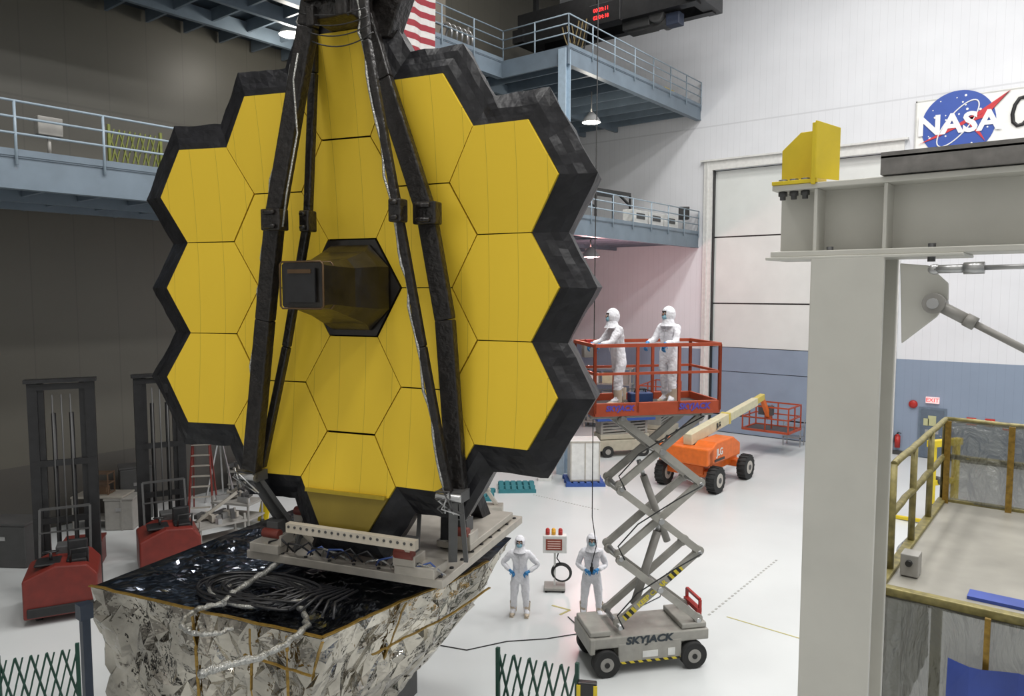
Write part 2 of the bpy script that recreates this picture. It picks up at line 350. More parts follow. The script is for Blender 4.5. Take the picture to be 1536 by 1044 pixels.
r=thing('angled_stand','black angled equipment frame on lower balcony','rack',(xe-.7,q0.y-.3,9.87));L=q1.y-q0.y;b=MB()
for y in(0,L*.35,L): b.bar((0,y,0),(0,y,1.55),.08,.08);b.bar((-.9,y,0),(-.9,y,1.55),.08,.08);b.bar((0,y,.1),(-.9,y,.1),.06,.06)
b.bar((0,0,1.5),(0,L,1.6),.1,.14);b.bar((-.9,0,1.5),(-.9,L,1.6),.1,.14);b.bar((0,L*.35,.8),(0,0,1.1),.07,.07);b.bar((0,L,1.1),(0,L*.75,1.55),.08,.08);part(r,'stand_tubing',b,black)
q0=onx(936,340,xe);q1=onx(1006,340,xe);L=(q1.y-q0.y)/3
for i in range(3):
    r=thing('instrument_cabinet','low white instrument cabinet with dark controls on balcony','cabinet',(xe+.15,q0.y+L*(i+.5),9.9),group='cabinets on lower balcony')
    part(r,'cabinet_body',MB().box((0,0,.4),(.5,L*.94,.62)),white,bev=.02);part(r,'control_panel',MB().box((.26,0,.45),(.02,L*.5,.25)),darkgrey)
    for y in(-.3,.3): part(r,'caster',MB().cyl((.1,y*L*.9-.04,.05),(.1,y*L*.9+.04,.05),.06),blackrub)
r=thing('loudspeaker','black loudspeaker raised on stand at balcony railing','speaker',(xe+.2,34.4,9.87),.5);part(r,'speaker_cabinet',MB().box((0,0,1.),(.5,.6,.6)),black,bev=.03);part(r,'stand',MB().cyl((0,0,0),(0,0,.7),.04),black)
q=onx(1000,128,-16.2);r=thing('yellow_bin','small yellow crate on upper balcony deck','crate',(-16.3,q.y,16.05));part(r,'crate_body',MB().box((0,0,.2),(.5,1.0,.35)),yellow,bev=.03)
q=onx(685,45,-20);r=thing('equipment_rig','grey pipe and cable rig on upper balcony','equipment',(-20,q.y,16.07));b=MB()
for i in range(5): b.torus((0,i*.3-.6,.8),(.2,1,.1),.35,.05)
b.bar((-.3,-1,.0),(-.3,-1,1.5),.08,.08);b.bar((-.3,1,0),(-.3,1,1.5),.08,.08);b.bar((-.3,-1,1.2),(-.3,1,1.2),.08,.08);part(r,'rig_frame',b,steel)
# ------------------------------------------------------------- telescope
TA=math.atan2(.290,.957);TC=rf(-2.20,10.3)
TM=Matrix.Translation(V((TC.x,TC.y,0)))@Matrix.Rotation(TA,4,'Z');TI=TM.inverted()
def tl(u,v,c):
    o=TI@EYE;d=TI.to_3x3()@ray(u,v);return o+d*((c-o.y)/d.y)
def tlz(u,v,z): return TI@onz(u,v,z)
ZM=7.13
tele=thing('space_telescope','giant gold hexagon-segmented mirror on black backing','telescope',(TC.x,TC.y,0),TA)
hp=1.335;s0=hp/math.sqrt(3);cs=1.5*s0;RC=15.9
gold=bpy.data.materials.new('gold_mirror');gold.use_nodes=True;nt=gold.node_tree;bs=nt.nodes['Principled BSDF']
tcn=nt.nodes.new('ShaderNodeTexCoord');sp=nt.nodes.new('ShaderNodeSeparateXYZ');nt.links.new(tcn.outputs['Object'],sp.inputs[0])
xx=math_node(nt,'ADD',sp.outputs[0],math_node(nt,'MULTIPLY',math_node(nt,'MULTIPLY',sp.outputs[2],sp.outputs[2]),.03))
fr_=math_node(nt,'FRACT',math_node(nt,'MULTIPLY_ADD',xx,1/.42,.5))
refl_ln=math_node(nt,'LESS_THAN',fr_,.014)  # reflected wall seams, painted as thin darker lines on the gold
mx=nt.nodes.new('ShaderNodeMixRGB');mx.inputs[1].default_value=(.82,.57,.045,1);mx.inputs[2].default_value=(.48,.34,.035,1);nt.links.new(refl_ln,mx.inputs[0]);nt.links.new(mx.outputs[0],bs.inputs['Base Color'])
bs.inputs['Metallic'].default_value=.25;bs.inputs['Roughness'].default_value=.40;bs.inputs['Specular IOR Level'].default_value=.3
goldrefl=mat('gold_dark_reflection',(.25,.185,.03),.3,.4,.1,2)  # dark reflection painted into the lower half of the bottom segment
def hexb(r,z=0,y=0): return [V((r*math.cos(math.pi/3*i),y,r*math.sin(math.pi/3*i)+z)) for i in range(6)]
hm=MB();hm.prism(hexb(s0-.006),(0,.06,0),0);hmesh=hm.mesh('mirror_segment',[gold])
cells=[]
for c,rows in((0,(-2,-1,1,2)),(1,(-1.5,-.5,.5,1.5)),(-1,(-1.5,-.5,.5,1.5)),(2,(-1,0,1)),(-2,(-1,0,1))):
    for rr in rows: cells.append((c*cs,rr*hp,c,rr))
sag=lambda x,z:-(x*x+z*z)/(2*RC)
for (x,z,c,rr) in cells:
    me=hmesh
    if c==0 and rr==-2:
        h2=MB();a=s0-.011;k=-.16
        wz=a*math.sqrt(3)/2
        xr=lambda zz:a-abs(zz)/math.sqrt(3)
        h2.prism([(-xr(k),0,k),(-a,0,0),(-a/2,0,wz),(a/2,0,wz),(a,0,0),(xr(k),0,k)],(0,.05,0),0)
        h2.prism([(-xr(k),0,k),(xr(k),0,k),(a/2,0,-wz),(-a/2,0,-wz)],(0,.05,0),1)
        h2.box((0,-.03,k),(2*xr(k)-.05,.05,.05),2)
        me=h2.mesh('mirror_segment',[gold,goldrefl,mat('gold_strip',(.45,.33,.03),.4,.5)])
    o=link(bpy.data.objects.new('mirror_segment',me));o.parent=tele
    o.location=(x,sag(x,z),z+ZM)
    n=V((-x/RC,-1,-z/RC)).normalized();o.rotation_mode='QUATERNION';o.rotation_quaternion=V((0,-1,0)).rotation_difference(n)
edges={}
for (x,z,c,rr) in cells+[(0,0,0,0)]:
    hx=[(round(x+s0*math.cos(math.pi/3*i),3),round(z+s0*math.sin(math.pi/3*i),3)) for i in range(6)]
    for i in range(6):
        a,bq=hx[i],hx[(i+1)%6]
        key=tuple(sorted([(round(a[0]*20),round(a[1]*20)),(round(bq[0]*20),round(bq[1]*20))]))
        edges.setdefault(key,[]).append((a,bq))
ed=[e[0] for e in edges.values() if len(e)==1]
kk=lambda a:(round(a[0]*20),round(a[1]*20))
nxt={kk(a):(a,bq) for a,bq in ed};cur=ed[0];loop=[cur[0]]
while True:
    e=nxt.get(kk(cur[1]))
    if e is None or kk(e[0])==kk(loop[0]): break
    loop.append(e[0]);cur=e
n=len(loop);outl=[]
OFF=.37
for i in range(n):
    p=V(loop[i]);a=(p-V(loop[i-1])).normalized();c2=(V(loop[(i+1)%n])-p).normalized()
    na=V((a.y,-a.x));nb=V((c2.y,-c2.x));m_=(na+nb).normalized();outl.append(p+m_*(OFF/max(.3,m_.dot(na))))
K=7;ins=[];outs=[]
for i in range(n):
    for k in range(K):
        t=k/K;a=V(loop[i]).lerp(V(loop[(i+1)%n]),t);c2=outl[i].lerp(outl[(i+1)%n],t)
        ins.append(a);outs.append(c2)
N=len(ins);vs=[];rings=[]
def nz(p,s=1.): return noise.noise(V(p)*s)
def ring(fn): 
    o=len(vs)
    for i in range(N): vs.append(fn(i))
    rings.append(o)
ring(lambda i:V((ins[i].x,sag(*ins[i])+.05,ins[i].y+ZM)))
for tt,yy in((.25,.07),(.5,.10),(.75,.13),(1.,.17)):
    ring(lambda i:(lambda q:V((q.x,sag(*ins[i])+yy+.035*nz((q.x,tt,q.y),3.),q.y+ZM+.03*nz((q.x+5,q.y,0),4.)*tt)))(ins[i].lerp(outs[i],tt)))
for yy,shr in((.32,.01),(.5,.03),(.68,.08)):
    ring(lambda i:(lambda q:V((q.x+.03*nz((q.x,yy*3,q.y),3.5),yy+sag(*ins[i])*.5,q.y+ZM+.03*nz((q.x,yy*4,q.y+9),3.5))))(outs[i]*(1-shr)))
fs=[]
for a in range(len(rings)-1):
    for i in range(N): fs.append((rings[a]+i,rings[a]+(i+1)%N,rings[a+1]+(i+1)%N,rings[a+1]+i))
b=MB();b.add(vs,fs,0,False);b.f.append([rings[-1]+i for i in range(N)]);b.m.append(0);b.s.append(False)
part(tele,'mirror_backing',b,kapton,'crumpled black film shroud')
b=MB();b.box((0,1.2,ZM-.2),(2.4,1.,5.6))
for x in(-1.,1.):
    for y in (.9,2.2): b.bar((x,y,3.3),(x*.9,1.2,4.9),.22,.22)
part(tele,'backplane_structure',b,kapton)
# centre housing
b=MB();b.prism(hexb(s0*.98,ZM,-.02),(0,.2,0),0)
def sect(y,w,h,ch,zc,xc=0): return [V((xc+a,y,zc+c_)) for a,c_ in [(-w,-h+ch),(-w+ch,-h),(w-ch,-h),(w,-h+ch),(w,h-ch),(w-ch,h),(-w+ch,h),(-w,h-ch)]]
secs=[sect(-.05,.60,.58,.30,ZM),sect(-.22,.54,.48,.2,ZM),sect(-.55,.40,.37,.12,ZM),sect(-.95,.33,.29,.05,ZM+.03),sect(-1.12,.30,.28,.03,ZM+.03)]
vs=[p for s_ in secs for p in s_];fs=[(i*8+j,i*8+(j+1)%8,(i+1)*8+(j+1)%8,(i+1)*8+j) for i in range(4) for j in range(8)]
b.add(vs,fs,0);b.add(secs[-1],[tuple(range(8))],0)
housing=part(tele,'instrument_housing',b,mat('glossy_black_brown',(.012,.010,.008),.28,.0,.5,3,.2,3),'glossy black box-shaped housing projecting from centre')
b=MB()
for q in(-1.13,-.92): 
    ss=sect(q,.32,.29,.03,ZM+.03);b.tube(ss,.013,0,6,closed=True)
b.box((0,-1.15,ZM+.03),(.44,.03,.42),1);b.box((.0,-1.17,ZM+.20),(.34,.02,.05),0)
part(housing,'housing_rim',b,[mat('bronze_edge',(.10,.06,.03),.4,.5),black])
strutm=mat('strut_black',(.012,.010,.009),.35,.1,.5,8,.3,12)
def strut(pts,w,d,c,label,cab=None,cside=1):
    P3=[tl(u,v,cc) for (u,v),cc in zip(pts,c)]
    b=MB()
    for i in range(len(P3)-1): b.bar(P3[i],P3[i+1],w,d,0,(0,-1,0))
    o=part(tele,'support_strut',b,strutm,label,bev=.02)
    if cab:
        ca=MB();Q=[]
        tot=40
        for i in range(tot+1):
            t=i/tot*(len(P3)-1);k=min(int(t),len(P3)-2);p=P3[k].lerp(P3[k+1],t-k);Q.append(p+V((cside*(w/2+.01)+.02*math.sin(i*1.3),-.03-.02*math.cos(i*2.1),0)))
        ca.tube(Q,cab,0,7);part(o,'strut_cable',ca,cablesil,'silver-wrapped cable along strut')
    return o,P3
s1,_=strut([(474,-40),(462,40),(413,325),(398,480),(378,705)],.24,.16,[-.75,-.72,-.65,-.6,-.55],'wide black strut with silver cable',.014,-1)
s2,_=strut([(470,-40),(470,110),(462,330),(430,520),(393,700)],.11,.10,[-.35]*5,'slim black strut')
s3,_=strut([(543,-40),(550,60),(597,315),(634,520),(674,740)],.10,.10,[-.75,-.72,-.65,-.6,-.5],'slim black strut with silver cable',.020,-1)
s4,_=strut([(546,20),(575,120),(640,320),(668,480),(686,735)],.25,.14,[-.3]*5,'wide black strut')
for (u,v,c,w,so) in((412,330,-.78,.30,s1),(462,332,-.42,.15,s2),(597,316,-.78,.17,s3),(641,320,-.42,.32,s4)):
    q=tl(u,v,c);b=MB();b.box(q,(w,.2,.28));b.cyl(q+V((-w*.3,-.12,.09)),q+V((w*.3,-.12,.09)),.03);b.cyl(q+V((-w*.3,-.12,-.09)),q+V((w*.3,-.12,-.09)),.03);part(so,'strut_hinge',b,strutm,bev=.02)
b=MB();q=tl(512,14,-.55);b.box(q+V((0,0,.0)),(.62,.5,.35));b.box(q+V((0,0,.45)),(.8,.6,.5));b.cyl(q+V((-.35,-.3,.1)),q+V((.35,-.3,.1)),.07);b.box(q+V((-.25,-.28,-.15)),(.12,.1,.25));b.box(q+V((.2,-.28,-.1)),(.16,.1,.2));b.prism([q+V((-.5,.3,-.3)),q+V((.5,.3,-.3)),q+V((.9,.3,.6)),q+V((-.6,.3,.6))],(0,.3,0))
part(tele,'secondary_mirror_mount',b,strutm,bev=.02)
b=MB()
for k in range(4):
    a=tl(450+k*6,20+k*14,-.85);c3=tl(548+k*4,12+k*12,-.85);b.tube(cat_line(a,c3,.05+.02*k,12),.008,1)
b.tube([tl(u,v,-.84) for u,v in[(447,80),(440,120),(446,200),(430,290),(424,340)]],.013,0)
part(tele,'cable_bundle',b,[cablesil,black])
for (u,v,c) in((378,712,-.45),(680,742,-.4)):
    q=tl(u,v,c);b=MB();b.box(q,(.34,.26,.14));b.cyl(q+V((-.17,-.13,0)),q+V((.17,-.13,0)),.05,1);b.bar(q,V((q.x*.85,0.1,3.45)),.12,.12,0);b.bar(q+V((.1,0,0)),V((q.x*.85+.2,0.1,3.45)),.06,.06,0)
    for k in range(7): b.tube([q+V((random.uniform(-.2,.2),-.15,random.uniform(-.1,.12))),q+V((random.uniform(-.2,.2),-.2,random.uniform(-.15,.1))),q+V((random.uniform(-.2,.2),-.1,-.22))],.012,k%2)
    part(tele,'strut_foot',b,[darkgrey,steel],bev=.01)
b=MB();b.box((-.1,1.2,3.24),(3.2,3.0,.12));b.box((1.1,-.15,3.38),(.6,.4,.14));b.box((-1.35,-.15,3.38),(.5,.4,.14));b.box((1.15,1.6,3.38),(.55,1.7,.10));b.box((-1.2,1.6,3.38),(.7,1.9,.10))
plate=part(tele,'deck_plate',b,alu,'pale aluminium mounting plate',bev=.01)
b=MB()
for i in range(9): b.cyl((1.42,-.2+i*.34,3.30),(1.42,-.2+i*.34,3.318),.03,0,10)
for i in range(8): b.cyl((-1.5+i*.4,-.24,3.30),(-1.5+i*.4,-.24,3.318),.025,0,10)
part(plate,'bolt_hole',b,black)['kind']='stuff'
b=MB();a=tl(432,790,-.5);c3=tl(625,818,-.5);b.bar(a,c3,.10,.13,0)
for i in range(20):
    p=a.lerp(c3,(i+.5)/20);b.cyl(p+V((0,-.052,.02)),p+V((0,-.058,.02)),.02,1,8)
b.bar(a.lerp(c3,.1),a.lerp(c3,.1)-Z*.25+V((0,.25,0)),.06,.06,0);b.bar(a.lerp(c3,.9),a.lerp(c3,.9)-Z*.25+V((0,.25,0)),.06,.06,0)
part(tele,'perforated_rail',b,[mat('rail_white',(.50,.45,.37),.5),darkgrey],'pale rail with drilled holes')
for (x,y) in((-1.25,-.15),(.95,-.2),(1.25,.9),(-1.5,.9)):
    b=MB();b.box((x,y,3.50),(.34,.3,.16),1);b.cyl((x-.14,y-.13,3.6),(x+.14,y-.13,3.6),.07,0);b.box((x,y,3.66),(.2,.25,.22),2)
    part(tele,'mount_bracket',b,[mat('dark_red',(.16,.03,.02),.5),alu,darkgrey],bev=.01)
for x in(-1.,-.3,.5,1.): part(tele,'brace',MB().bar((x,-.1,3.3),(x*.9,.2,4.0),.05,.05),darkgrey)
b=MB()
for k in range(18):
    x=random.uniform(-1.5,1.2);b.tube([(x,-.2,3.33),(x+.12,-.32,3.42+.02*(k%5)),(x+.3,-.28,3.45+.03*(k%4)),(x+.45,-.2,3.34)],.014,k%4 if k%4<3 else 1)
part(tele,'wiring',b,[cablesil,cableblk,mat('blue_wire',(.04,.08,.25),.5)])
# ------------------------------------------------------------- foil wrapped module
bus=thing('foil_wrapped_module','large box wrapped in crinkled silver foil with darkened top','spacecraft module',(TC.x,TC.y,0),TA)
top=[(-3.5,-1.42),(-1.5,-1.5),(.51,-1.57),(.70,-.9),(.88,-.25),(1.2,.5),(1.38,1.5),(1.3,2.7),(-1,2.8),(-3.2,2.7),(-3.35,1.)]
bot=[(-3.35,-1.25),(-1.5,-1.3),(-.2,-1.3),(-.1,-.8),(-.05,-.2),(-.05,.5),(-.1,1.2),(-.2,2.2),(-1,2.3),(-3.0,2.3),(-3.1,.9)]
def expand(P,cnt):
    P=[V(p) for p in P];o=[]
    for i in range(len(P)):
        for k in range(cnt[i]): o.append(P[i].lerp(P[(i+1)%len(P)],k/cnt[i]))
    return o
def resample(P,n):
    P=[V(p) for p in P];L=[(P[(i+1)%len(P)]-P[i]).length for i in range(len(P))];T=sum(L)
    return [max(1,round(n*l/T)) for l in L]
ctr=V((-.9,.6))
cnt=resample(top,135);T2=expand(top,cnt);B2=expand(bot,cnt);N=len(T2);rows=14
vs=[];fs=[]
for r_ in range(rows+1):
    for i in range(N):
        t=r_/rows+(random.uniform(-.03,.03) if 0<r_<rows else 0);te=t*t*.35+t*.65
        j=i+(random.uniform(-.45,.45) if r_ else 0);i0=int(math.floor(j))%N;fr=j-math.floor(j)
        q=T2[i0].lerp(T2[(i0+1)%N],fr).lerp(B2[i0].lerp(B2[(i0+1)%N],fr),te);z=2.9-2.2*t
        dr_=(V((q.x,q.y,0))-V((ctr.x,ctr.y,0))).normalized()
        a=random.uniform(-.055,.065)*(1 if r_ else .1)+.20*noise.noise(V((q.x*1.3,q.y*1.3,z*.9)))*min(1,t*5)
        vs.append(V((q.x,q.y,z))+dr_*a)
for r_ in range(rows):
    for i in range(N):
        a,b_,c_,d_=(r_*N+i,(r_+1)*N+i,(r_+1)*N+(i+1)%N,r_*N+(i+1)%N)
        fs+= [(a,b_,c_),(a,c_,d_)] if random.random()<.5 else [(a,b_,d_),(b_,c_,d_)]
b=MB();b.add(vs,fs,0,False);part(bus,'side_foil',b,foil,'crinkled silver foil')
def fac(p,s,k=0):
    q=V(p)*s;d,pts=noise.voronoi(q);w=0;h=0
    for j in range(3):
        ww=math.exp(-(d[j]-d[0])*14);t=noise.noise_vector(pts[j]*5.3+V((k,0,0)))*2.2;h+=ww*(t.dot(q-pts[j]));w+=ww
    return h/w
cnt=resample(top,300);T2=expand(top,cnt);N=len(T2)
vs=[];fs=[];rows=50
for r_ in range(rows+1):
    t=r_/rows
    for i in range(N):
        q=T2[i].lerp(ctr,t*.98);z=2.9+(.05*fac((q.x,q.y,0),1.6,2)+.045*fac((q.x,q.y,3),3.6,4)+.018*fac((q.x,q.y,5),8,6))*min(1,t*8)
        vs.append(V((q.x,q.y,z)))
for r_ in range(rows):
    for i in range(N): fs.append((r_*N+i,r_*N+(i+1)%N,(r_+1)*N+(i+1)%N,(r_+1)*N+i))
b=MB();b.add(vs,fs,0,False);part(bus,'top_foil',b,foilrefl,'crinkled foil cover painted dark for reflected ceiling')
def tapeline(b,P3,w=.05):
    Q=[]
    for i in range(len(P3)-1):
        for k in range(8): Q.append(P3[i].lerp(P3[i+1],k/8)+V((random.uniform(-.012,.012),random.uniform(-.012,.012),random.uniform(-.008,.008))))
    Q.append(P3[-1])
    for i in range(len(Q)-1): b.bar(Q[i],Q[i+1],w,.015,0)
def tp(P3,w=.035): b=MB();tapeline(b,P3,w);part(bus,'seam_tape',b,tape,'amber tape along foil seam')
e=[V((x,y,2.925)) for x,y in top]
tp(e[0:7],.05)
for (i,j) in((2,2),(1,1),(4,4)): 
    x,y=top[i];x2,y2=bot[i];n_=(V((x,y,0))-V((ctr.x,ctr.y,0))).normalized()*.09;tp([V((x,y,2.9))+n_*.6,V((x,y,2.9)).lerp(V((x2,y2,.7)),.55)+n_],.04)
for x in(-.5,.05): tp([V((x,-1.64,2.9)),V((x,-1.64,1.3))],.035)
tp([V((-.6,-1.66,2.55)),V((.45,-1.70,2.5))],.035)
tp([V((.80,-.9,2.45)),V((.98,-.25,2.45)),V((1.28,.5,2.5)),V((1.45,1.4,2.55))],.035)
b=MB()
for k in range(14):
    cx_,cy_=(-.98+random.uniform(-.1,.1),-.88+random.uniform(-.06,.06));R_=.36+.035*k;pts=[]
    for i in range(40):
        a=2*math.pi*i/40;pts.append(V((cx_+R_*math.cos(a)*1.15+.04*math.sin(5*a+k),cy_+R_*.60*math.sin(a)+.03*math.cos(4*a+k),3.0+.02*(k%4)+.02*math.sin(3*a+k))))
    b.tube(pts,.020 if k not in(4,9) else .03,1 if k not in(4,9) else 0,6,closed=True)
for k in range(9):
    b.tube([V((-.3+.07*k,-.4,3.02)),V((-.6+.12*k,-.75-.04*k,3.06+.01*k)),V((-.9+.17*k,-1.25,3.02))],.018,1)
part(bus,'cable_coil',b,[cablesil,cableblk],'coil of black and silver cables')
def sleeve(P_,r0,r1):
    P3=[tlz(*p) for p in P_];Q=[];
    for i in range(len(P3)-1):
        for k in range(6): Q.append(P3[i].lerp(P3[i+1],k/6)+V((.018*math.sin(7*i+k*1.7),.018*math.cos(5*i+k*2.3),.01*math.sin(k*2.))))
    Q.append(P3[-1]);n_=len(Q);b=MB();b.tube(Q,[(r0+(r1-r0)*i/n_)*(1+.18*math.sin(i*2.1)) for i in range(n_)],0,9);part(bus,'cable_sleeve',b,cablesil,'silver-wrapped cable sleeve')
sleeve([(452,800,3.4),(430,835,3.2),(395,860,3.1),(352,888,3.05),(335,905,3.02)],.04,.045)
sleeve([(335,905,3.0),(300,912,3.0),(278,925,3.0),(272,938,3.0),(288,950,3.0),(320,952,3.0),(350,942,3.0)],.035,.03)
sleeve([(298,1012,2.98),(330,1000,2.98),(390,985,2.98),(430,965,2.98),(462,938,2.98),(455,915,2.98),(430,903,2.98),(380,895,2.98)],.05,.028)
b=MB();b.box((-1.5,.6,.55),(2.8,2.6,.5));
for x in(-2.7,-.3):
    for y in(-.5,1.7): b.cyl((x,y,.0),(x,y,.4),.14)
part(bus,'support_base',b,darkgrey)
q=onz(126,905,3.0);r=thing('fixture_post','dark steel post standing beside the foil box','post',(q.x,q.y,0));part(r,'post_shaft',MB().box((0,0,1.5),(.10,.10,2.8)).box((0,0,2.9),(.16,.16,.2)),mat('dark_blue_steel',(.03,.04,.06),.4,.4));part(r,'post_base',MB().box((0,0,.05),(.5,.5,.1)),darkgrey)
# ------------------------------------------------------------- people
def skinned(name,J,E,mats,pick):
    me=bpy.data.meshes.new(name);keys=list(J);me.from_pydata([J[k][0] for k in keys],[(keys.index(a),keys.index(c)) for a,c in E],[])
    o=link(bpy.data.objects.new(name+'_tmp',me));md=o.modifiers.new('s','SKIN');md.use_smooth_shade=True
    for i,k in enumerate(keys):
        r=J[k][1];sv=me.skin_vertices[0].data[i];sv.radius=r if isinstance(r,tuple) else (r,r);sv.use_root=(i==0)
    sb=o.modifiers.new('d','SUBSURF');sb.levels=2;sb.render_levels=2
    bpy.context.view_layer.update()
    m2=bpy.data.meshes.new_from_object(o.evaluated_get(bpy.context.evaluated_depsgraph_get()));bpy.data.objects.remove(o)
    m2.materials.clear()
    for m in mats:m2.materials.append(m)
    for v in m2.vertices:
        if v.co.z<1.5: v.co+=v.normal*(.016*noise.noise(V(v.co)*11)+.010*noise.noise(V(v.co)*26))
    for p in m2.polygons: p.material_index=pick(p.center);p.use_smooth=True
    return m2
def glove(root,w,d,n,s,curl=.6):
    d=V(d).normalized();n=V(n);n=(n-d*n.dot(d)).normalized();x=d.cross(n)*s;b=MB()
    b.tube([w-d*.04,w,w+d*.03,w+d*.075],[.036,.032,.038,.036],0,10)
    for i,(off,L) in enumerate(((-.030,.062),(-.010,.075),(.011,.080),(.031,.070))):
        p=w+d*.075+x*off;pts=[p]
        a=0
        for k in range(3):
            a+=curl;p=p+(d*math.cos(a)+n*math.sin(a))*(L/2.6);pts.append(p)
        b.tube(pts,[.0105,.010,.009,.007],0,7)
    p=w+d*.02+x*.032;pts=[p,p+(x*.7+d*.5+n*.3).normalized()*.035,p+(x*.5+d*.8+n*.6).normalized()*.065];b.tube(pts,[.013,.011,.008],0,7)
    return part(root,'glove',b,glovem,'blue rubber glove')
def person(label,loc,face,arms,lean=0.,legs=.13,hand_d=None,stride=0.,turn=0.,group=None,scale=1.0):
    th=math.atan2(face[0],-face[1]);r=thing('person',label,'person',loc,th,group);r.scale=(scale,)*3
    L=lean
    J={'pel':((0,0,.95),(.15,.125)),'sp':((0,-L*.25,1.10),(.145,.12)),'ch':((0,-L*.6,1.30),(.165,.13)),'nk':((0,-L*.9,1.48),(.07,.07)),'h0':((0,-L*1.0-.01,1.57),(.078,.088)),'h1':((0,-L*1.05-.015,1.66),(.082,.10)),'h2':((0,-L*1.05-.01,1.74),(.055,.065))}
    E=[('pel','sp'),('sp','ch'),('ch','nk'),('nk','h0'),('h0','h1'),('h1','h2')]
    for sd,sg in(('l',1),('r',-1)):
        el,wr_=arms[0 if sg==1 else 1]
        st=stride*sg
        J['sh'+sd]=((sg*.19,-L*.75,1.405),(.085,.085));J['el'+sd]=(tuple(el),(.066,.066));J['wr'+sd]=(tuple(wr_),(.048,.048))
        J['hp'+sd]=((sg*.11,0,.80),(.115,.12));J['kn'+sd]=((sg*(legs*.85),-.03-st*.5,.49),(.088,.088));J['an'+sd]=((sg*legs,.02-st,.12),(.072,.072));J['to'+sd]=((sg*(legs+.02),-.13-st,.055),(.05,.045))
        E+=[('ch','sh'+sd),('sh'+sd,'el'+sd),('el'+sd,'wr'+sd),('pel','hp'+sd),('hp'+sd,'kn'+sd),('kn'+sd,'an'+sd),('an'+sd,'to'+sd)]
    me=skinned('body',J,E,[suit,skin],lambda c:1 if c.z>1.56 and abs(c.x)<.12 else 0)
    o=link(bpy.data.objects.new('body',me));o.parent=r
    hc=V(J['h1'][0])+V((0,0,-.01));Rt=Matrix.Rotation(turn,3,'Z')
    b=MB();b.sph(hc+V((0,.012,.0)),(.118,.132,.155),0,20,14,Rt,keep=lambda d:not(d.y<-.62 and -.42<d.z<.48 and abs(d.x)<.62))
    b.tube([hc+V((0,0,-.21)),hc+V((0,.0,-.15)),hc+V((0,0,-.08))],[.15,.115,.10],0,16,False)
    part(r,'hood',b,suit,'white fabric hood')
    b=MB();b.sph(hc+Rt@V((0,-.055,-.052)),(.072,.068,.058),0,14,9,Rt);b.bar(hc+Rt@V((-.07,-.08,-.03)),hc+Rt@V((-.11,0,.0)),.004,.01);b.bar(hc+Rt@V((.07,-.08,-.03)),hc+Rt@V((.11,0,.0)),.004,.01);part(r,'face_mask',b,maskm,'pale blue face mask')
    for sg in(-1,1):
        b=MB();b.sph(hc+Rt@V((sg*.033,-.103,.025)),(.016,.012,.011),0,10,7);b.sph(hc+Rt@V((sg*.033,-.114,.025)),(.007,.004,.007),1,8,6)
        part(r,'eye',b,[mat('eye_white',(.7,.7,.7),.3),black])
        part(r,'eyebrow',MB().bar(hc+Rt@V((sg*.018,-.108,.045)),hc+Rt@V((sg*.05,-.098,.046)),.006,.008),mat('brow',(.06,.04,.03),.8))
    b=MB();b.sph(hc+Rt@V((0,-.113,.0)),(.013,.018,.026),0,10,7);part(r,'nose',b,skin)
    for sd,sg,i in(('l',1,0),('r',-1,1)):
        w=V(J['wr'+sd][0]);e=V(J['el'+sd][0]);d=(w-e).normalized() if hand_d is None else V((hand_d[0]*sg,hand_d[1],hand_d[2]))
        glove(r,w+d*.03,d,V((-sg*.5,0,-1)) if hand_d is None else V((0,0,-1)),sg,.55)
        st=stride*sg;x=sg*legs;b=MB();b.tube([(x,.02-st,.30),(x,.025-st,.14),(x,.03-st,.07)],[.082,.074,.07],0,12,False)
        b.sph((x+sg*.015,-.055-st,.05),(.058,.15,.05),0,14,8);b.box((x+sg*.015,-.055-st,.012),(.09,.25,.022),0)
        part(r,'boot',b,bootm,'tan cloth boot cover')
    b=MB();b.bar((0,-.128-L*.5,1.0),(0,-.135-L*.8,1.40),.01,.012);part(r,'zip_flap',b,mat('suit_grey',(.5,.5,.53),.8))  # flap strip in a greyer tone than the coverall
    return r
q=onz(780,922);tocam=-V((q.x,q.y,0)).normalized()
person('person in white cleanroom suit standing hands on hips',(q.x,q.y,0),(tocam+R0*-.15),[((.40,.05,1.14),(.21,-.09,1.03)),((-.40,.05,1.14),(-.21,-.09,1.03))],0,.15,(-.75,-.55,-.35),scale=.99)
q=onz(887,924);tocam=-V((q.x,q.y,0)).normalized()
p2=person('person in white cleanroom suit holding crane pendant',(q.x,q.y,0),(tocam),[((.30,-.02,1.12),(.12,-.28,1.12)),((-.30,-.02,1.12),(-.12,-.28,1.10))],.02,.17,scale=1.03)
pl=thing('crane_pendant','black crane control pendant on long hanging cable','crane control',(q.x+tocam.x*.36,q.y+tocam.y*.36,1.12))
part(pl,'control_box',MB().box((0,0,.04),(.07,.05,.16)).cyl((0,0,.12),(0,0,.2),.02),blackrub,bev=.01)
q3=V((0,0,.2));pts=[q3,q3+V((.12,-.02,.4)),q3+V((.0,0,1.0)),V((0,0,3)),V((0,.1,17))]
part(pl,'pendant_cable',MB().tube(pts,.010,0,6),blackrub)
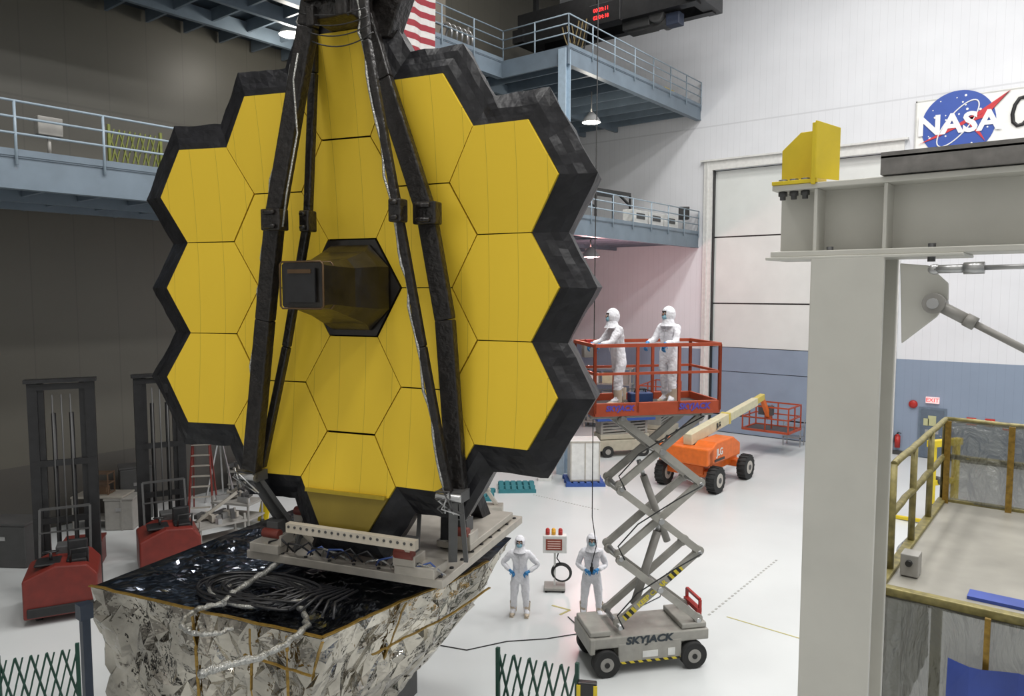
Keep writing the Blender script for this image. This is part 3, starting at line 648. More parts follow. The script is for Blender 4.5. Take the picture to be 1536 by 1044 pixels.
# ------------------------------------------------------------- scissor lift
LA=math.atan2(.763,.646);LC=V((-6.60,12.42,0))
lift=thing('scissor_lift','raised scissor lift with grey arms and orange-red basket','scissor lift',LC,LA)
liftgrey=mat('lift_grey',(.31,.30,.27),.45,0,.1);hz=bpy.data.materials.new('hazard_stripes');hz.use_nodes=True;nt=hz.node_tree;bs=nt.nodes['Principled BSDF']
g=nt.nodes.new('ShaderNodeTexCoord');s_=nt.nodes.new('ShaderNodeSeparateXYZ');nt.links.new(g.outputs['Object'],s_.inputs[0])
k=math_node(nt,'GREATER_THAN',math_node(nt,'FRACT',math_node(nt,'MULTIPLY',math_node(nt,'ADD',s_.outputs[0],s_.outputs[2]),6.)),.5)
mx=nt.nodes.new('ShaderNodeMixRGB');mx.inputs[1].default_value=(.6,.48,.03,1);mx.inputs[2].default_value=(.01,.01,.01,1);nt.links.new(k,mx.inputs[0]);nt.links.new(mx.outputs[0],bs.inputs['Base Color'])
b=MB();b.box((0,0,.62),(2.35,1.0,.20));b.box((0,-.38,.40),(1.25,.26,.38));b.box((0,.38,.40),(1.25,.26,.38));b.box((0,0,.45),(2.0,.4,.3));b.box((-.95,0,.78),(.4,.9,.1));b.box((.9,0,.78),(.5,.9,.1));b.box((-1.12,0,.58),(.1,1.04,.3))
ch=part(lift,'chassis',b,liftgrey,bev=.02)
b=MB();b.box((0,-.515,.23),(1.2,.01,.04));part(ch,'hazard_tape',b,hz)
for x,z_,w_,h_ in((0,.36,.3,.12),(.42,.36,.14,.14)): part(ch,'decal_plate',MB().box((x,-.514,z_),(w_,.008,h_)),[white])
text(ch,'chassis_lettering','SKYJACK',.19,frame((-.02,-.507,.63),(1,0,0),(0,0,1)),mat('lettering_dark',(.02,.03,.04),.5),.003,.15,.008,1.2)
for x in(-.86,.86):
    for y in(-.48,.48):
        b=MB();b.cyl((x,y-.09,.25),(x,y+.09,.25),.25,0,28);b.cyl((x,y-.1,.25),(x,y+.1,.25),.13,1,20);b.cyl((x,y-.115,.25),(x,y+.115,.25),.05,0,12);b.torus((x,y-.075,.25),(0,1,0),.235,.02);b.torus((x,y+.075,.25),(0,1,0),.235,.02);part(lift,'wheel',b,[blackrub,greypaint])
b=MB();b.box((1.12,.1,.95),(.10,.6,.08));b.bar((1.14,-.18,.6),(1.14,-.18,1.15),.05,.05);b.bar((1.14,.4,.6),(1.14,.4,1.15),.05,.05);b.bar((1.14,-.18,1.15),(1.14,.4,1.15),.05,.05);part(lift,'entry_bracket',b,redp)
zb0=.86;zt0=4.78;st=(zt0-zb0)/3;hw=.78;SX=.22
for lv in range(3):
    z0=zb0+lv*st;z1=z0+st
    for y in(-.33,.33):
        for kx,(xa_,xb_) in enumerate(((-hw,hw),(hw,-hw))):
            xa_+=SX;xb_+=SX
            b=MB();yo=y+(-.05 if kx else .05)
            b.bar((xa_,yo,z0+.04),(xb_,yo,z1-.04),.07,.13,0,(0,0,1));b.cyl((xa_,yo-.04,z0+.04),(xa_,yo+.04,z0+.04),.085,0,14);b.cyl((xb_,yo-.04,z1-.04),(xb_,yo+.04,z1-.04),.085,0,14)
            arm=part(lift,'scissor_arm',b,liftgrey)
            if lv==0 and y<0 and kx==0:
                d=V((xb_-xa_,0,st-.08)).normalized();mid=V((xa_,yo-.037,z0+.04)).lerp(V((xb_,yo-.037,z1-.04)),.27)
                up_=V((-d.z,0,d.x))
                for a0,a1 in((-.50,-.22),(.62,.95)):
                    hzb=MB();hzb.bar(mid+d*(a0+.1),mid+d*(a1+.1),.006,.12,0,(0,0,1));part(arm,'hazard_tape',hzb,hz)
                text(arm,'warning_lettering','KEEP CLEAR',.13,frame(mid+V((0,-.004,0))+d*.3,d,up_),mat('lettering_yellow',(.75,.62,.05),.5),.002,0,.004)
for lv in range(4):
    z=zb0+lv*st
    for x in(-hw+SX,hw+SX): part(lift,'pivot_pin',MB().cyl((x,-.44,z),(x,.44,z),.045),steel)
for lv in range(3): part(lift,'pivot_pin',MB().cyl((SX,-.44,zb0+(lv+.5)*st),(SX,.44,zb0+(lv+.5)*st),.055),steel)
part(lift,'hydraulic_cylinder',MB().cyl((SX-.35,0,1.1),(SX+.1,0,2.5),.08).cyl((SX+.1,0,2.5),(SX+.2,0,2.85),.05,1),[greypaint,steel])
part(lift,'hydraulic_cylinder',MB().cyl((SX+.3,0,2.3),(SX-.2,0,3.6),.07).cyl((SX-.2,0,3.6),(SX-.3,0,3.9),.045,1),[greypaint,steel])
for lv in range(3):
    z=zb0+lv*st
    part(lift,'hose',MB().tube([(SX-hw+.05,-.47,z),(SX-hw-.08,-.47,z+st*.2),(SX-hw+.3,-.47,z+st*.5),(SX+hw*.3,-.47,z+st*.8),(SX+hw,-.47,z+st)],.013),blackrub)
pz=4.92;PL=1.19;PW=.62
b=MB();b.box((0.03,0,pz+.02),(2*PL,2*PW,.05),1);b.box((.03,-PW,pz+.06),(2*PL,.05,.24));b.box((.03,PW,pz+.06),(2*PL,.05,.24));b.box((.03-PL,0,pz+.06),(.05,2*PW,.24));b.box((.03+PL,0,pz+.06),(.05,2*PW,.24))
b.box((.03,-.35,pz-.08),(2*PL,.08,.12),2);b.box((.03,.35,pz-.08),(2*PL,.08,.12),2)
plat=part(lift,'platform',b,[orangered,darkgrey,liftgrey],bev=.01)
text(plat,'platform_lettering','SKYJACK',.15,frame((.72,-PW-.03,pz+.08),(1,0,0),(0,0,1)),bluetxt,.002,.15,.006);text(plat,'platform_lettering','SKYJACK',.13,frame((-.7,-PW-.03,pz+.08),(1,0,0),(0,0,1)),bluetxt,.002,.15,.006)
b=MB();zr=pz+1.2
cs_=[(-PL+.03,-PW),(PL+.03,-PW),(PL+.03,PW),(-PL+.03,PW)]
for i in range(4):
    a=V((*cs_[i],0));c3=V((*cs_[(i+1)%4],0));n=3 if i%2==0 else 1
    b.bar(a+Z*zr,c3+Z*zr,.06,.06);b.bar(a+Z*(zr-.5),c3+Z*(zr-.5),.045,.045)
    for k in range(n+1): p=a.lerp(c3,k/n);b.bar(p+Z*(pz),p+Z*zr,.05,.05)
part(lift,'guard_rail',b,orangered)
b=MB();b.box((-.93,.5,zr-.16),(.22,.18,.28));b.box((-.93,.5,zr),(.12,.12,.08),1);part(lift,'control_box',b,[greypaint,redp],bev=.01)
ML=Matrix.Translation(LC)@Matrix.Rotation(LA,4,'Z')
q=ML@V((-.48,.02,pz+.045))
person('person in white cleanroom suit gripping rail and looking ahead',q,(-R0*.92-F0*.25),[((.23,-.26,1.17),(.19,-.47,1.14)),((-.23,-.26,1.17),(-.19,-.47,1.14))],.13,.13,(0,-.6,-.6),.10,group='people on lift')
q=ML@V((.48,-.05,pz+.045))
person('person in white cleanroom suit with hands on orange rail',q,(-R0*.75-F0*.65),[((.25,-.14,1.15),(.20,-.38,1.14)),((-.25,-.14,1.15),(-.20,-.38,1.14))],.03,.12,(0,-.5,-.7),.05,turn=-.3,group='people on lift',scale=1.02)
r=thing('toolbox','black toolbox with blue parts on lift platform','toolbox',ML@V((.05,.3,pz+.045)),LA);part(r,'case',MB().box((0,0,.09),(.45,.22,.18)),mat('case_blue',(.02,.05,.15),.5),bev=.02);part(r,'handle',MB().tube([(-.12,0,.16),(-.1,0,.24),(.1,0,.24),(.12,0,.16)],.015),black)
# ------------------------------------------------------------- sign cart
q=onz(832,884)
r=thing('warning_light_stand','wheeled stand with white control box and beacons','warning stand',q,-math.atan2(q.x,q.y)*1.0)
b=MB();b.box((0,0,.08),(.5,.45,.06));part(r,'stand_base',b,greypaint,bev=.01)
for x in(-.2,.2):
    for y in(-.18,.18): part(r,'caster',MB().cyl((x,y-.02,.04),(x,y+.02,.04),.04),blackrub)
part(r,'pole',MB().bar((0,0,.1),(0,0,1.15),.05,.05),white)
part(r,'control_cabinet',MB().box((0,-.05,1.14),(.56,.2,.42)),white,bev=.015)
part(r,'warning_panel',MB().box((-.02,-.158,1.14),(.38,.01,.26)),mat('panel_dark_red',(.25,.05,.03),.5))
b=MB()
for k in range(4): b.box((-.02,-.165,1.22-.055*k),(.30,.006,.018))
part(r,'panel_lettering',b,mat('panel_text',(.7,.5,.45),.5))
for i,x in enumerate((-.17,-.03,.13)): part(r,'beacon',MB().cyl((x,-.05,1.34),(x,-.05,1.46),.05,0).sph((x,-.05,1.46),(.05,.05,.05),0),redp if i%2==0 else mat('amber_lens',(.7,.35,.02),.3))
b=MB()
for k in range(4): b.torus((.16,-.05+.02*k,.42),(0.1,1,.1),.2+.012*k,.015)
b.tube([(.16,0,.6),(.05,-.1,.8),(.1,0,.95)],.015);part(r,'hose_coil',b,blackrub)
b=MB();b.tube([onz(u,v,.012) for u,v in[(660,968),(700,975),(760,962),(820,958),(870,950),(893,962)]],.010,0,6);single('floor_cable','thin black cable lying across white floor','cable',b,blackrub)
b=MB();b.tube([onz(u,v,.012) for u,v in[(852,925),(868,940),(900,945),(930,925),(990,895),(1000,860)]],.010,0,6);single('power_cord','thin black cord lying by the lift','cable',b,blackrub)
tapem=mat('floor_tape',(.45,.40,.15),.6);tapeg=mat('tape_grey',(.36,.36,.34),.6)
def strip(pts,w,label,m,dash=False):
    b=MB()
    for i in range(0,len(pts)-1):
        if dash:
            for k in range(24): b.bar(pts[i].lerp(pts[i+1],k/24),pts[i].lerp(pts[i+1],(k+.45)/24),w,.006)
        else: b.bar(pts[i],pts[i+1],w,.006)
    o=single('floor_marking',label,'floor marking',b,m)
    if dash: o['kind']='stuff'
strip([onz(1165,840,.004),onz(1060,925,.004)],.05,'dashed grey tape line on white floor',tapeg,True)
strip([onz(1090,925,.004),onz(1215,962,.004)],.03,'thin tan tape line on white floor',tapem)
strip([onz(u,v,.004) for u,v in[(828,908),(855,915),(840,922)]],.05,'short yellow tape marks on white floor',tapem)
strip([onz(800,742,.004),onz(900,765,.004)],.05,'faint dashed tape line across white floor',tapeg,True)
# ------------------------------------------------------------- orange boom lift
bl=thing('boom_lift','orange boom lift with beige arm and four big tyres','boom lift',(-11.15,25.9,0),math.radians(88))
b=MB();b.box((0,0,.75),(2.9,1.2,.35));b.box((-1.15,0,.62),(.5,1.7,.25));b.box((1.15,0,.62),(.5,1.7,.25));part(bl,'chassis',b,orange,bev=.04)
for x in(-1.3,1.3):
    for y in(-1.0,1.0):
        b=MB();b.cyl((x,y-.16,.46),(x,y+.16,.46),.46,0,26);b.cyl((x,y-.17,.46),(x,y+.17,.46),.25,1,18);b.cyl((x,y-.19,.46),(x,y+.19,.46),.1,2,10)
        for k in range(18):
            a=k*math.pi/9;b.box((x+.46*math.cos(a),y,.46+.46*math.sin(a)),(.05,.32,.05),0,Matrix.Rotation(-a,3,'Y'))
        part(bl,'wheel',b,[blackrub,mat('wheel_tan',(.45,.42,.38),.5),darkgrey])
b=MB();b.prism([(-1.7,-.95,1.0),(.9,-.95,1.0),(.9,-.95,1.45),(.3,-.95,1.75),(-1.1,-.95,1.75),(-1.75,-.95,1.45)],(0,.75,0));b.prism([(-1.7,.2,1.0),(.9,.2,1.0),(.9,.2,1.45),(.3,.2,1.75),(-1.1,.2,1.75),(-1.75,.2,1.45)],(0,.75,0));b.box((-1.6,0,1.3),(.5,1.9,.6));b.cyl((0,0,.85),(0,0,1.05),.7,1,24)
part(bl,'turntable',b,[orange,black],bev=.05)
text(bl,'turntable_lettering','JLG',.34,frame((-.9,-.96,1.38),(1,0,0),(0,0,1)),white,.004,0,.01)
b=MB();b.box((-.9,-.96,1.12),(.8,.02,.08));part(bl,'vent_panel',b,black)
b=MB();b.bar((-1.5,0,1.8),(1.6,-.05,2.17),.34,.40);b.bar((1.4,-.05,2.15),(4.3,-.1,2.5),.27,.32);b.bar((1.5,-.05,2.16),(1.65,-.05,2.18),.38,.44,2);b.bar((-1.5,0,1.45),(.6,0,2.2),.2,.2);b.bar((3.6,-.1,2.42),(5.1,-.1,2.62),.22,.25,2);b.bar((5.0,-.1,2.6),(5.9,-.1,1.6),.16,.2,1)
boom=part(bl,'boom_arm',b,[beigeb,orange,mat('boom_yellow',(.55,.45,.10),.45)],'beige telescopic boom',bev=.02)
text(boom,'boom_lettering','JLG',.24,frame((.6,-.22,2.05),V((5.8,0,.7)),V((-.12,0,1))),black,.003,0,.01)
bk=MB();x0_,x1_=5.7,7.2
for z,t_ in((1.05,.09),(1.6,.05),(2.1,.06)):
    for a,c3 in(((x0_,-1),(x1_,-1)),((x1_,-1),(x1_,1)),((x1_,1),(x0_,1)),((x0_,1),(x0_,-1))): bk.bar((*a,z),(*c3,z),t_,t_)
for x in(x0_,(x0_+x1_)/2,x1_):
    for y in(-1,0,1): bk.bar((x,y,1.05),(x,y,2.1),.05,.05)
bk.box(((x0_+x1_)/2,0,1.03),(x1_-x0_,2,.05),1);bk.box((x0_+.1,0,1.95),(.25,.6,.4),1);part(bl,'work_basket',bk,[orangered,darkgrey])
for i,(u,v,m,lab) in enumerate([(925,688,bluep,'lowered scissor lift with blue deck and beige chassis'),(985,668,bluep,'parked blue scissor lift with folded arms')]):
    q=onz(u,v);r=thing('scissor_lift',lab,'scissor lift',q+V((-.3,.9,0)),math.radians(100 if i else 50))
    part(r,'chassis',MB().box((0,0,.5),(2.4,1.1,.45)).box((0,0,.85),(2.2,.9,.2)),mat('lift_beige',(.40,.37,.29),.5),bev=.02)
    b=MB()
    for k in range(5): b.bar((-1.0,-.3,.95+k*.13),(1.0,-.3,1.02+k*.13),.08,.08);b.bar((-1.0,.3,1.02+k*.13),(1.0,.3,.95+k*.13),.08,.08)
    for x in(-1,1): b.bar((x,0,.9),(x,0,1.6),.1,.7)
    part(r,'scissor_stack',b,liftgrey)
    part(r,'platform',MB().box((0,0,1.68),(2.6,1.3,.22)),m,bev=.02)
    b=MB()
    for z in(2.2,2.75):
        for y in(-.62,.62): b.bar((-1.25,y,z),(1.25,y,z),.05,.05)
        for x in(-1.25,1.25): b.bar((x,-.62,z),(x,.62,z),.05,.05)
    for x in(-1.25,0,1.25):
        for y in(-.62,.62): b.bar((x,y,1.7),(x,y,2.75),.05,.05)
    part(r,'guard_rail',b,orangered if i else darkgrey)
    for x in(-.8,.8):
        for y in(-.5,.5): part(r,'wheel',MB().cyl((x,y-.1,.25),(x,y+.1,.25),.25,0,20).cyl((x,y-.11,.25),(x,y+.11,.25),.12,1,14),[blackrub,greypaint])
q=onz(905,660);r=thing('equipment_rack','steel rack with beige boxes under lower balcony','rack',q+V((-1.5,3,0)),.3);b=MB()
for x in(-1.2,1.2):
    for y in(-.4,.4): b.bar((x,y,0),(x,y,3.2),.08,.08)
for z in(.3,1.3,2.3,3.1): b.box((0,0,z),(2.5,.9,.06))
part(r,'rack_shelving',b,greypaint)
for z in(.3,1.3,2.3):
    for x in(-.8,0,.8): part(r,'storage_box',MB().box((x,0,z+.3),(.6,.6,.55)),random.choice([beigeb,greypaint,white]),bev=.02)
def pallet(loc,rz,m,lab,sc=1.):
    r=thing('pallet',lab,'pallet',loc,rz);b=MB()
    for i in range(6): b.box((-.5+i*.2,0,.13),(.14,1.1,.025))
    for y in(-.5,0,.5): b.box((0,y,.07),(1.2,.1,.09));b.box((0,y,.012),(1.2,.1,.024))
    part(r,'pallet_deck',b,m);r.scale=(sc,sc,1);return r
q=onz(872,726);th=math.radians(40);o=q+F0*.25+R0*.1
pallet(o,th,bluep,'blue plastic pallet carrying white crate',1.2)
r=thing('shipping_crate','tall white-grey panelled crate on blue pallet','crate',o+V((0,0,.145)),th);part(r,'crate_body',MB().box((0,0,.75),(1.1,.9,1.5)),white,bev=.02)
for z in(.04,1.45): part(r,'trim_strip',MB().box((0,-.455,z),(1.1,.02,.06)),alu)
for x in(-.52,0,.52): part(r,'trim_strip',MB().box((x,-.455,.75),(.04,.02,1.4)),alu)
q=onz(775,733);pallet(q,.7,tealp,'teal plastic pallet lying on white floor',1.1);pallet(onz(712,748)+F0*.3,.6,tealp,'teal plastic pallet near the telescope stand',1.1)
q=onz(818,720);r=thing('small_box','small white carton resting on floor','box',q,.5);part(r,'carton_body',MB().box((0,0,.1),(.5,.35,.2)),white,bev=.01)
r=thing('ground_fixture','grey metal handling fixture with angled arms','fixture',onz(745,775)+R0*-.6,.6);b=MB();b.box((0,0,.25),(1.6,.5,.3));b.bar((-.6,0,.4),(.4,0,.9),.12,.12);b.bar((.6,0,.4),(.2,0,1.0),.12,.12);b.cyl((-.6,-.3,.12),(-.6,.3,.12),.12,1);b.cyl((.6,-.3,.12),(.6,.3,.12),.12,1);part(r,'fixture_frame',b,[alu,blackrub],bev=.02)
# ------------------------------------------------------------- forklifts on the dark side
def forklift(loc,rz,mh,lab,mw=1.15):
    r=thing('forklift',lab,'forklift',loc,rz,group='stacker forklifts')
    b=MB();b.prism([(-.7,-.75,.15),(.7,-.75,.15),(.7,-.75,.95),(.5,-.75,1.2),(-.1,-.75,1.25),(-.7,-.75,1.0)],(0,1.3,0));b.box((0,.6,.5),(1.1,.3,.7),1);b.box((-.25,-.3,1.22),(.5,.5,.08),1)
    part(r,'body',b,[forkred,black],bev=.06)
    part(r,'bumper',MB().box((0,-.77,.30),(1.25,.06,.2)),black,bev=.02)
    part(r,'battery_box',MB().box((.15,.28,1.3),(.6,.4,.22)),darkgrey,bev=.02)
    part(r,'seat',MB().box((.3,-.35,1.22),(.4,.4,.14)).box((.3,-.16,1.42),(.4,.1,.4)),black,bev=.04)
    part(r,'steering_wheel',MB().cyl((-.2,-.3,1.2),(-.2,-.32,1.42),.03).torus((-.2,-.32,1.44),(0,.2,1),.14,.018),black)
    part(r,'grab_handle',MB().tube([(.5,-.5,1.1),(.52,-.55,1.5),(.2,-.6,1.52),(.18,-.55,1.15)],.025),black)
    part(r,'overhead_guard',MB().bar((-.5,.45,1.),(-.5,.8,2.1),.05,.05).bar((.5,.45,1.),(.5,.8,2.1),.05,.05).bar((-.5,.8,2.1),(.5,.8,2.1),.05,.05).bar((-.5,.62,1.6),(.5,.62,1.6),.03,.03),darkgrey)
    h=mw/2;my=1.1
    b=MB()
    for x in(-h,h):
        b.box((x,my,mh/2),(.20,.10,mh));b.box((x,my+.16,mh/2),(.20,.08,mh));b.box((x*.93,my+.08,mh/2),(.07,.2,mh))
        b.box((x*.72,my+.08,mh/2+.05),(.12,.16,mh-.2))
    for z in(.3,mh*.35,mh*.62,mh-.12): b.box((0,my-.02,z),(mw+.18,.08,.14))
    b.box((0,my,mh+.02),(mw+.3,.3,.08));b.cyl((-.18,my+.08,.2),(-.18,my+.08,mh*.85),.05);b.cyl((.18,my+.08,.2),(.18,my+.08,mh*.85),.05)
    part(r,'mast',b,black)
    for x in(-.18,.0,.18): part(r,'lift_chain',MB().tube([(x,my-.07,.4),(x,my-.07,mh-.3)],.018),darkgrey)
    for x in(-.32,.32): part(r,'fork',MB().box((x,my+.8,.10),(.16,1.3,.06)).box((x,my+.22,.5),(.16,.06,.9)),darkgrey)
    part(r,'fork_carriage',MB().box((0,my+.2,.8),(mw,.06,.1)),darkgrey)
    for x in(-.45,.45): part(r,'wheel',MB().cyl((x-.06,-.4,.15),(x+.06,-.4,.15),.15),blackrub)
    for x in(-.5,.5): part(r,'wheel',MB().cyl((x-.05,1.,.12),(x+.05,1.,.12),.12),blackrub)
    return r
q=onz(78,928)+F0*.5;forklift(q,math.radians(64),5.0,'red stacker forklift with tall black mast beside wall',1.15)
q=onz(240,864)+F0*.5;forklift(q,math.radians(68),4.85,'red stacker forklift with raised mast behind the telescope',1.0)
q=onz(140,800)+F0*.6;r=thing('work_table','metal work table with wire rack on top','table',q,.7);b=MB();b.box((0,0,1.0),(1.5,.8,.06));part(r,'table_top',b,alu,bev=.01)
for x in(-.7,.7):
    for y in(-.35,.35): part(r,'leg',MB().bar((x,y,0),(x,y,.98),.06,.06),greypaint)
part(r,'lower_shelf',MB().box((0,0,.3),(1.4,.7,.04)),greypaint)
r2=thing('wire_rack','small brown wire cage on table','rack',q+V((0,0,1.03)),.7);b=MB()
for x in(-.25,.25):
    for y in(-.2,.2): b.bar((x,y,0),(x,y,.65),.03,.03)
for z in(.03,.33,.63):
    for k in range(5): b.bar((-.25,-.2+k*.1,z),(.25,-.2+k*.1,z),.015,.015)
    b.bar((-.25,-.2,z),(-.25,.2,z),.03,.03);b.bar((.25,-.2,z),(.25,.2,z),.03,.03)
b.box((0,0,.12),(.3,.25,.2));part(r2,'cage_frame',b,mat('brown_metal',(.12,.07,.04),.5))
for i,(u,v,m_,lab,sz) in enumerate([(12,850,darkgrey,'dark grey equipment case standing by the wall',(1.2,.8,1.1)),(178,795,greypaint,'grey metal equipment case on floor by forklift',(.8,.7,.9)),(118,850,forkred,'low dark red case on floor beside the table',(.9,.6,.6)),(150,760,darkgrey,'tall dark grey equipment case near the wall',(.9,.7,1.6))]):
    q=onz(u,v)+F0*.3;q.x=max(q.x,XW+.9);r=thing('equipment_case',lab,'case',q,.6+i*.2);part(r,'case_body',MB().box((0,0,sz[2]/2),sz),m_,bev=.03);part(r,'case_latch',MB().box((0,-sz[1]/2-.01,sz[2]*.7),(.15,.03,.1)),steel);part(r,'case_lid',MB().box((0,0,sz[2]+.03),(sz[0]+.04,sz[1]+.04,.06)),m_,bev=.01)
q=onz(272,790)+F0*1.6;r=thing('step_ladder','red and grey folding step ladder beside forklift','ladder',q,.9)
for x in(-.28,.28): part(r,'ladder_rail',MB().bar((x*1.3,-.45,0),(x*.8,0,2.6),.05,.08).bar((x*1.3,.5,0),(x*.8,.0,2.6),.04,.05),forkred)
for k in range(7): t=(k+.7)/8;part(r,'tread',MB().box((0,-.45*(1-t),2.6*t),(.56,.12,.03)),alu)
q=onz(318,760)+F0*.8;r=thing('tripod_stand','tall grey tripod stand beside work carts','tripod',q,0);b=MB()
for k in range(3): a=k*2.094+.4;b.bar((.55*math.cos(a),.55*math.sin(a),0),(0,0,2.3),.05,.05)
b.cyl((0,0,2.2),(0,0,2.6),.06);part(r,'tripod_leg',b,steel)
for i,(u,v,lab) in enumerate([(352,792,'low grey cart stacked with metal fittings'),(322,828,'steel cart with loose brackets and bars'),(335,735,'grey cart with stacked metal hardware')]):
    q=onz(u,v)+F0*.3+R0*(0,0,.6)[i];r=thing('parts_cart',lab,'cart',q,.4+i,group='parts carts');b=MB()
    b.box((0,0,.75),(1.3,.8,.06));b.box((0,0,.3),(1.3,.8,.05))
    for x in(-.6,.6):
        for y in(-.35,.35): b.bar((x,y,.08),(x,y,.95),.05,.05)
    part(r,'cart_frame',b,greypaint)
    for k in range(9): 
        R_=Matrix.Rotation(random.uniform(0,3),3,'Z');part(r,'loose_fitting',MB().box((random.uniform(-.45,.45),random.uniform(-.3,.3),.78+.07+.05*(k%3)),(random.uniform(.2,.6),.1,random.uniform(.08,.2)),0,R_),[steel,alu,darkgrey][k%3])
    part(r,'loose_bar',MB().bar((-.5,.2,.8),(.5,-.1,1.5),.08,.08),alu)
    for x in(-.6,.6):
        for y in(-.35,.35): part(r,'caster',MB().cyl((x-.03,y,.07),(x+.03,y,.07),.07),blackrub)
q=onz(375,800)+F0*1.1;r=thing('yellow_board','bright yellow flat board leaning on stand','board',q,.2);part(r,'board_panel',MB().bar((0,0,.0),(0,.25,.9),.4,.03),yellow);part(r,'board_prop',MB().bar((0,.5,0),(0,.2,.8),.04,.04),darkgrey)
# ------------------------------------------------------------- green expanding gates
a=onz(747,1085);c3=onz(888,1118);d=c3-a
r=thing('expanding_barrier','dark green folding lattice barrier on white floor','barrier',a,math.atan2(d.y,d.x));gate(d.length-.25,1.25,5,green,r)
a=onz(2,1080);c3=onz(130,1055);d=c3-a
r=thing('expanding_barrier','dark green folding lattice barrier beside foil-wrapped module','barrier',a,math.atan2(d.y,d.x));gate(d.length-.1,1.05,5,green,r)
q=onz(880,1118);r=thing('hazard_bollard','black and yellow striped barrier end post','barrier post',q,.5)
part(r,'post_body',MB().box((0,0,.52),(.3,.12,1.04)),black,bev=.02)
for x in(-.13,.13): part(r,'reflector_strip',MB().box((x,-.065,.58),(.06,.02,.85)),yellow)
q=onz(733,1085)-F0*.35-R0*.1;b=MB()
for k in range(6): b.torus((0,0,.04+.05*k),(.03*k,.02,1),.42-.015*k,.028,0,32,8)
single('hose_coil','coiled black hose lying on white floor','hose',b,blackrub,q)
# ------------------------------------------------------------- near gantry frame
cream=mat('cream_steel',(.56,.55,.50),.45,0,.05,3)
cy=4.13;x0_=-1.21;wc=.36
gan=thing('steel_gantry','pale painted steel post and beam gantry','gantry',(x0_+wc/2,cy+.18,0))
b=MB();zt1=7.27
b.box((0,-.165,zt1/2),(wc,.03,zt1));b.box((0,.165,zt1/2),(wc,.03,zt1));b.box((0,0,zt1/2),(.03,.33,zt1));part(gan,'post',b,cream,bev=.006)
b=MB();zb1=7.28;zt2=7.67;xl=-.40;xr=2.9;xm=(xl+xr)/2
b.box((xm,0,zb1+.015),(xr-xl,.34,.03));b.box((xm,0,zt2-.015),(xr-xl,.34,.03));b.box((xm,0,(zb1+zt2)/2),(xr-xl,.02,zt2-zb1-.04))
for x in(-.17,.17): b.box((x,0,(zb1+zt2)/2),(.018,.32,zt2-zb1-.06))
b.box((0.05,0,zb1-.008),(.95,.36,.016))
beam=part(gan,'beam',b,cream,bev=.004)
b=MB();b.box((1.75,-.05,zt2+.05),(3.2,.30,.09));b.box((1.75,-.19,zt2+.10),(3.2,.02,.03));part(gan,'cap_rail',b,mat('weathered_grey',(.19,.18,.17),.55,.2,.3,10))
for x in(-.36,-.30,-.24): 
    b=MB();b.cyl((x,-.11,zt2-.075),(x,-.11,zt2+.03),.016,0,8);b.cyl((x,-.11,zt2-.055),(x,-.11,zt2-.032),.024,0,6);b.cyl((x,-.11,zt2+.0),(x,-.11,zt2+.035),.024,0,6);part(gan,'bolt',b,darkgrey)
for x in(-.1,.38): part(gan,'bolt',MB().cyl((x,-.12,zb1-.04),(x,-.12,zb1+.05),.018,0,8),darkgrey)
b=MB();b.prism([(-.40,-.02,zt2),(-.19,-.02,zt2),(-.19,-.02,zt2+.30),(-.30,-.02,zt2+.30),(-.40,-.02,zt2+.21)],(0,.02,0));b.box((-.18,-.08,zt2+.15),(.02,.22,.32));b.box((-.28,-.08,zt2+.01),(.24,.2,.02))
b.prism([(-.175,-.19,zt2+.02),(-.10,-.02,zt2+.02),(-.10,-.02,zt2+.30),(-.175,-.19,zt2+.32)],(.008,.006,0))
part(gan,'end_stop',b,yellow,'bright yellow end stop bracket',bev=.004)
def G(u,v,y=4.2): q=ony(u,v,y);return q-V((x0_+wc/2,cy+.18,0))
b=MB();b.prism([G(1350,395),G(1392,398),G(1422,425),G(1422,450),G(1405,475),G(1352,515)],(0,.03,0));part(gan,'gusset_plate',b,cream,bev=.004)
a=G(1402,455,4.17);c3=G(1600,556,4.17);b=MB();b.cyl(a+V((0,-.05,0)),a+V((0,.08,0)),.05,0,18);b.cyl(a+V((0,-.07,0)),a+V((0,.1,0)),.026,1,12)
m1=a.lerp(c3,.28);b.cyl(a,m1,.028,0,12);b.cyl(m1,c3,.017,0,12);b.cyl(a.lerp(c3,.25),a.lerp(c3,.33),.036,0,6);part(gan,'tie_rod',b,[greypaint,steel])
b=MB();a=G(1402,404,4.05);c3=G(1640,396,4.05);b.cyl(a,a.lerp(c3,.25),.02,1,12);b.sph(a,(.03,.02,.025),1);b.cyl(a.lerp(c3,.2),a.lerp(c3,.34),.028,1,12);b.cyl(a.lerp(c3,.3),c3,.012,1,10)
part(gan,'turnbuckle',b,[greypaint,steel])
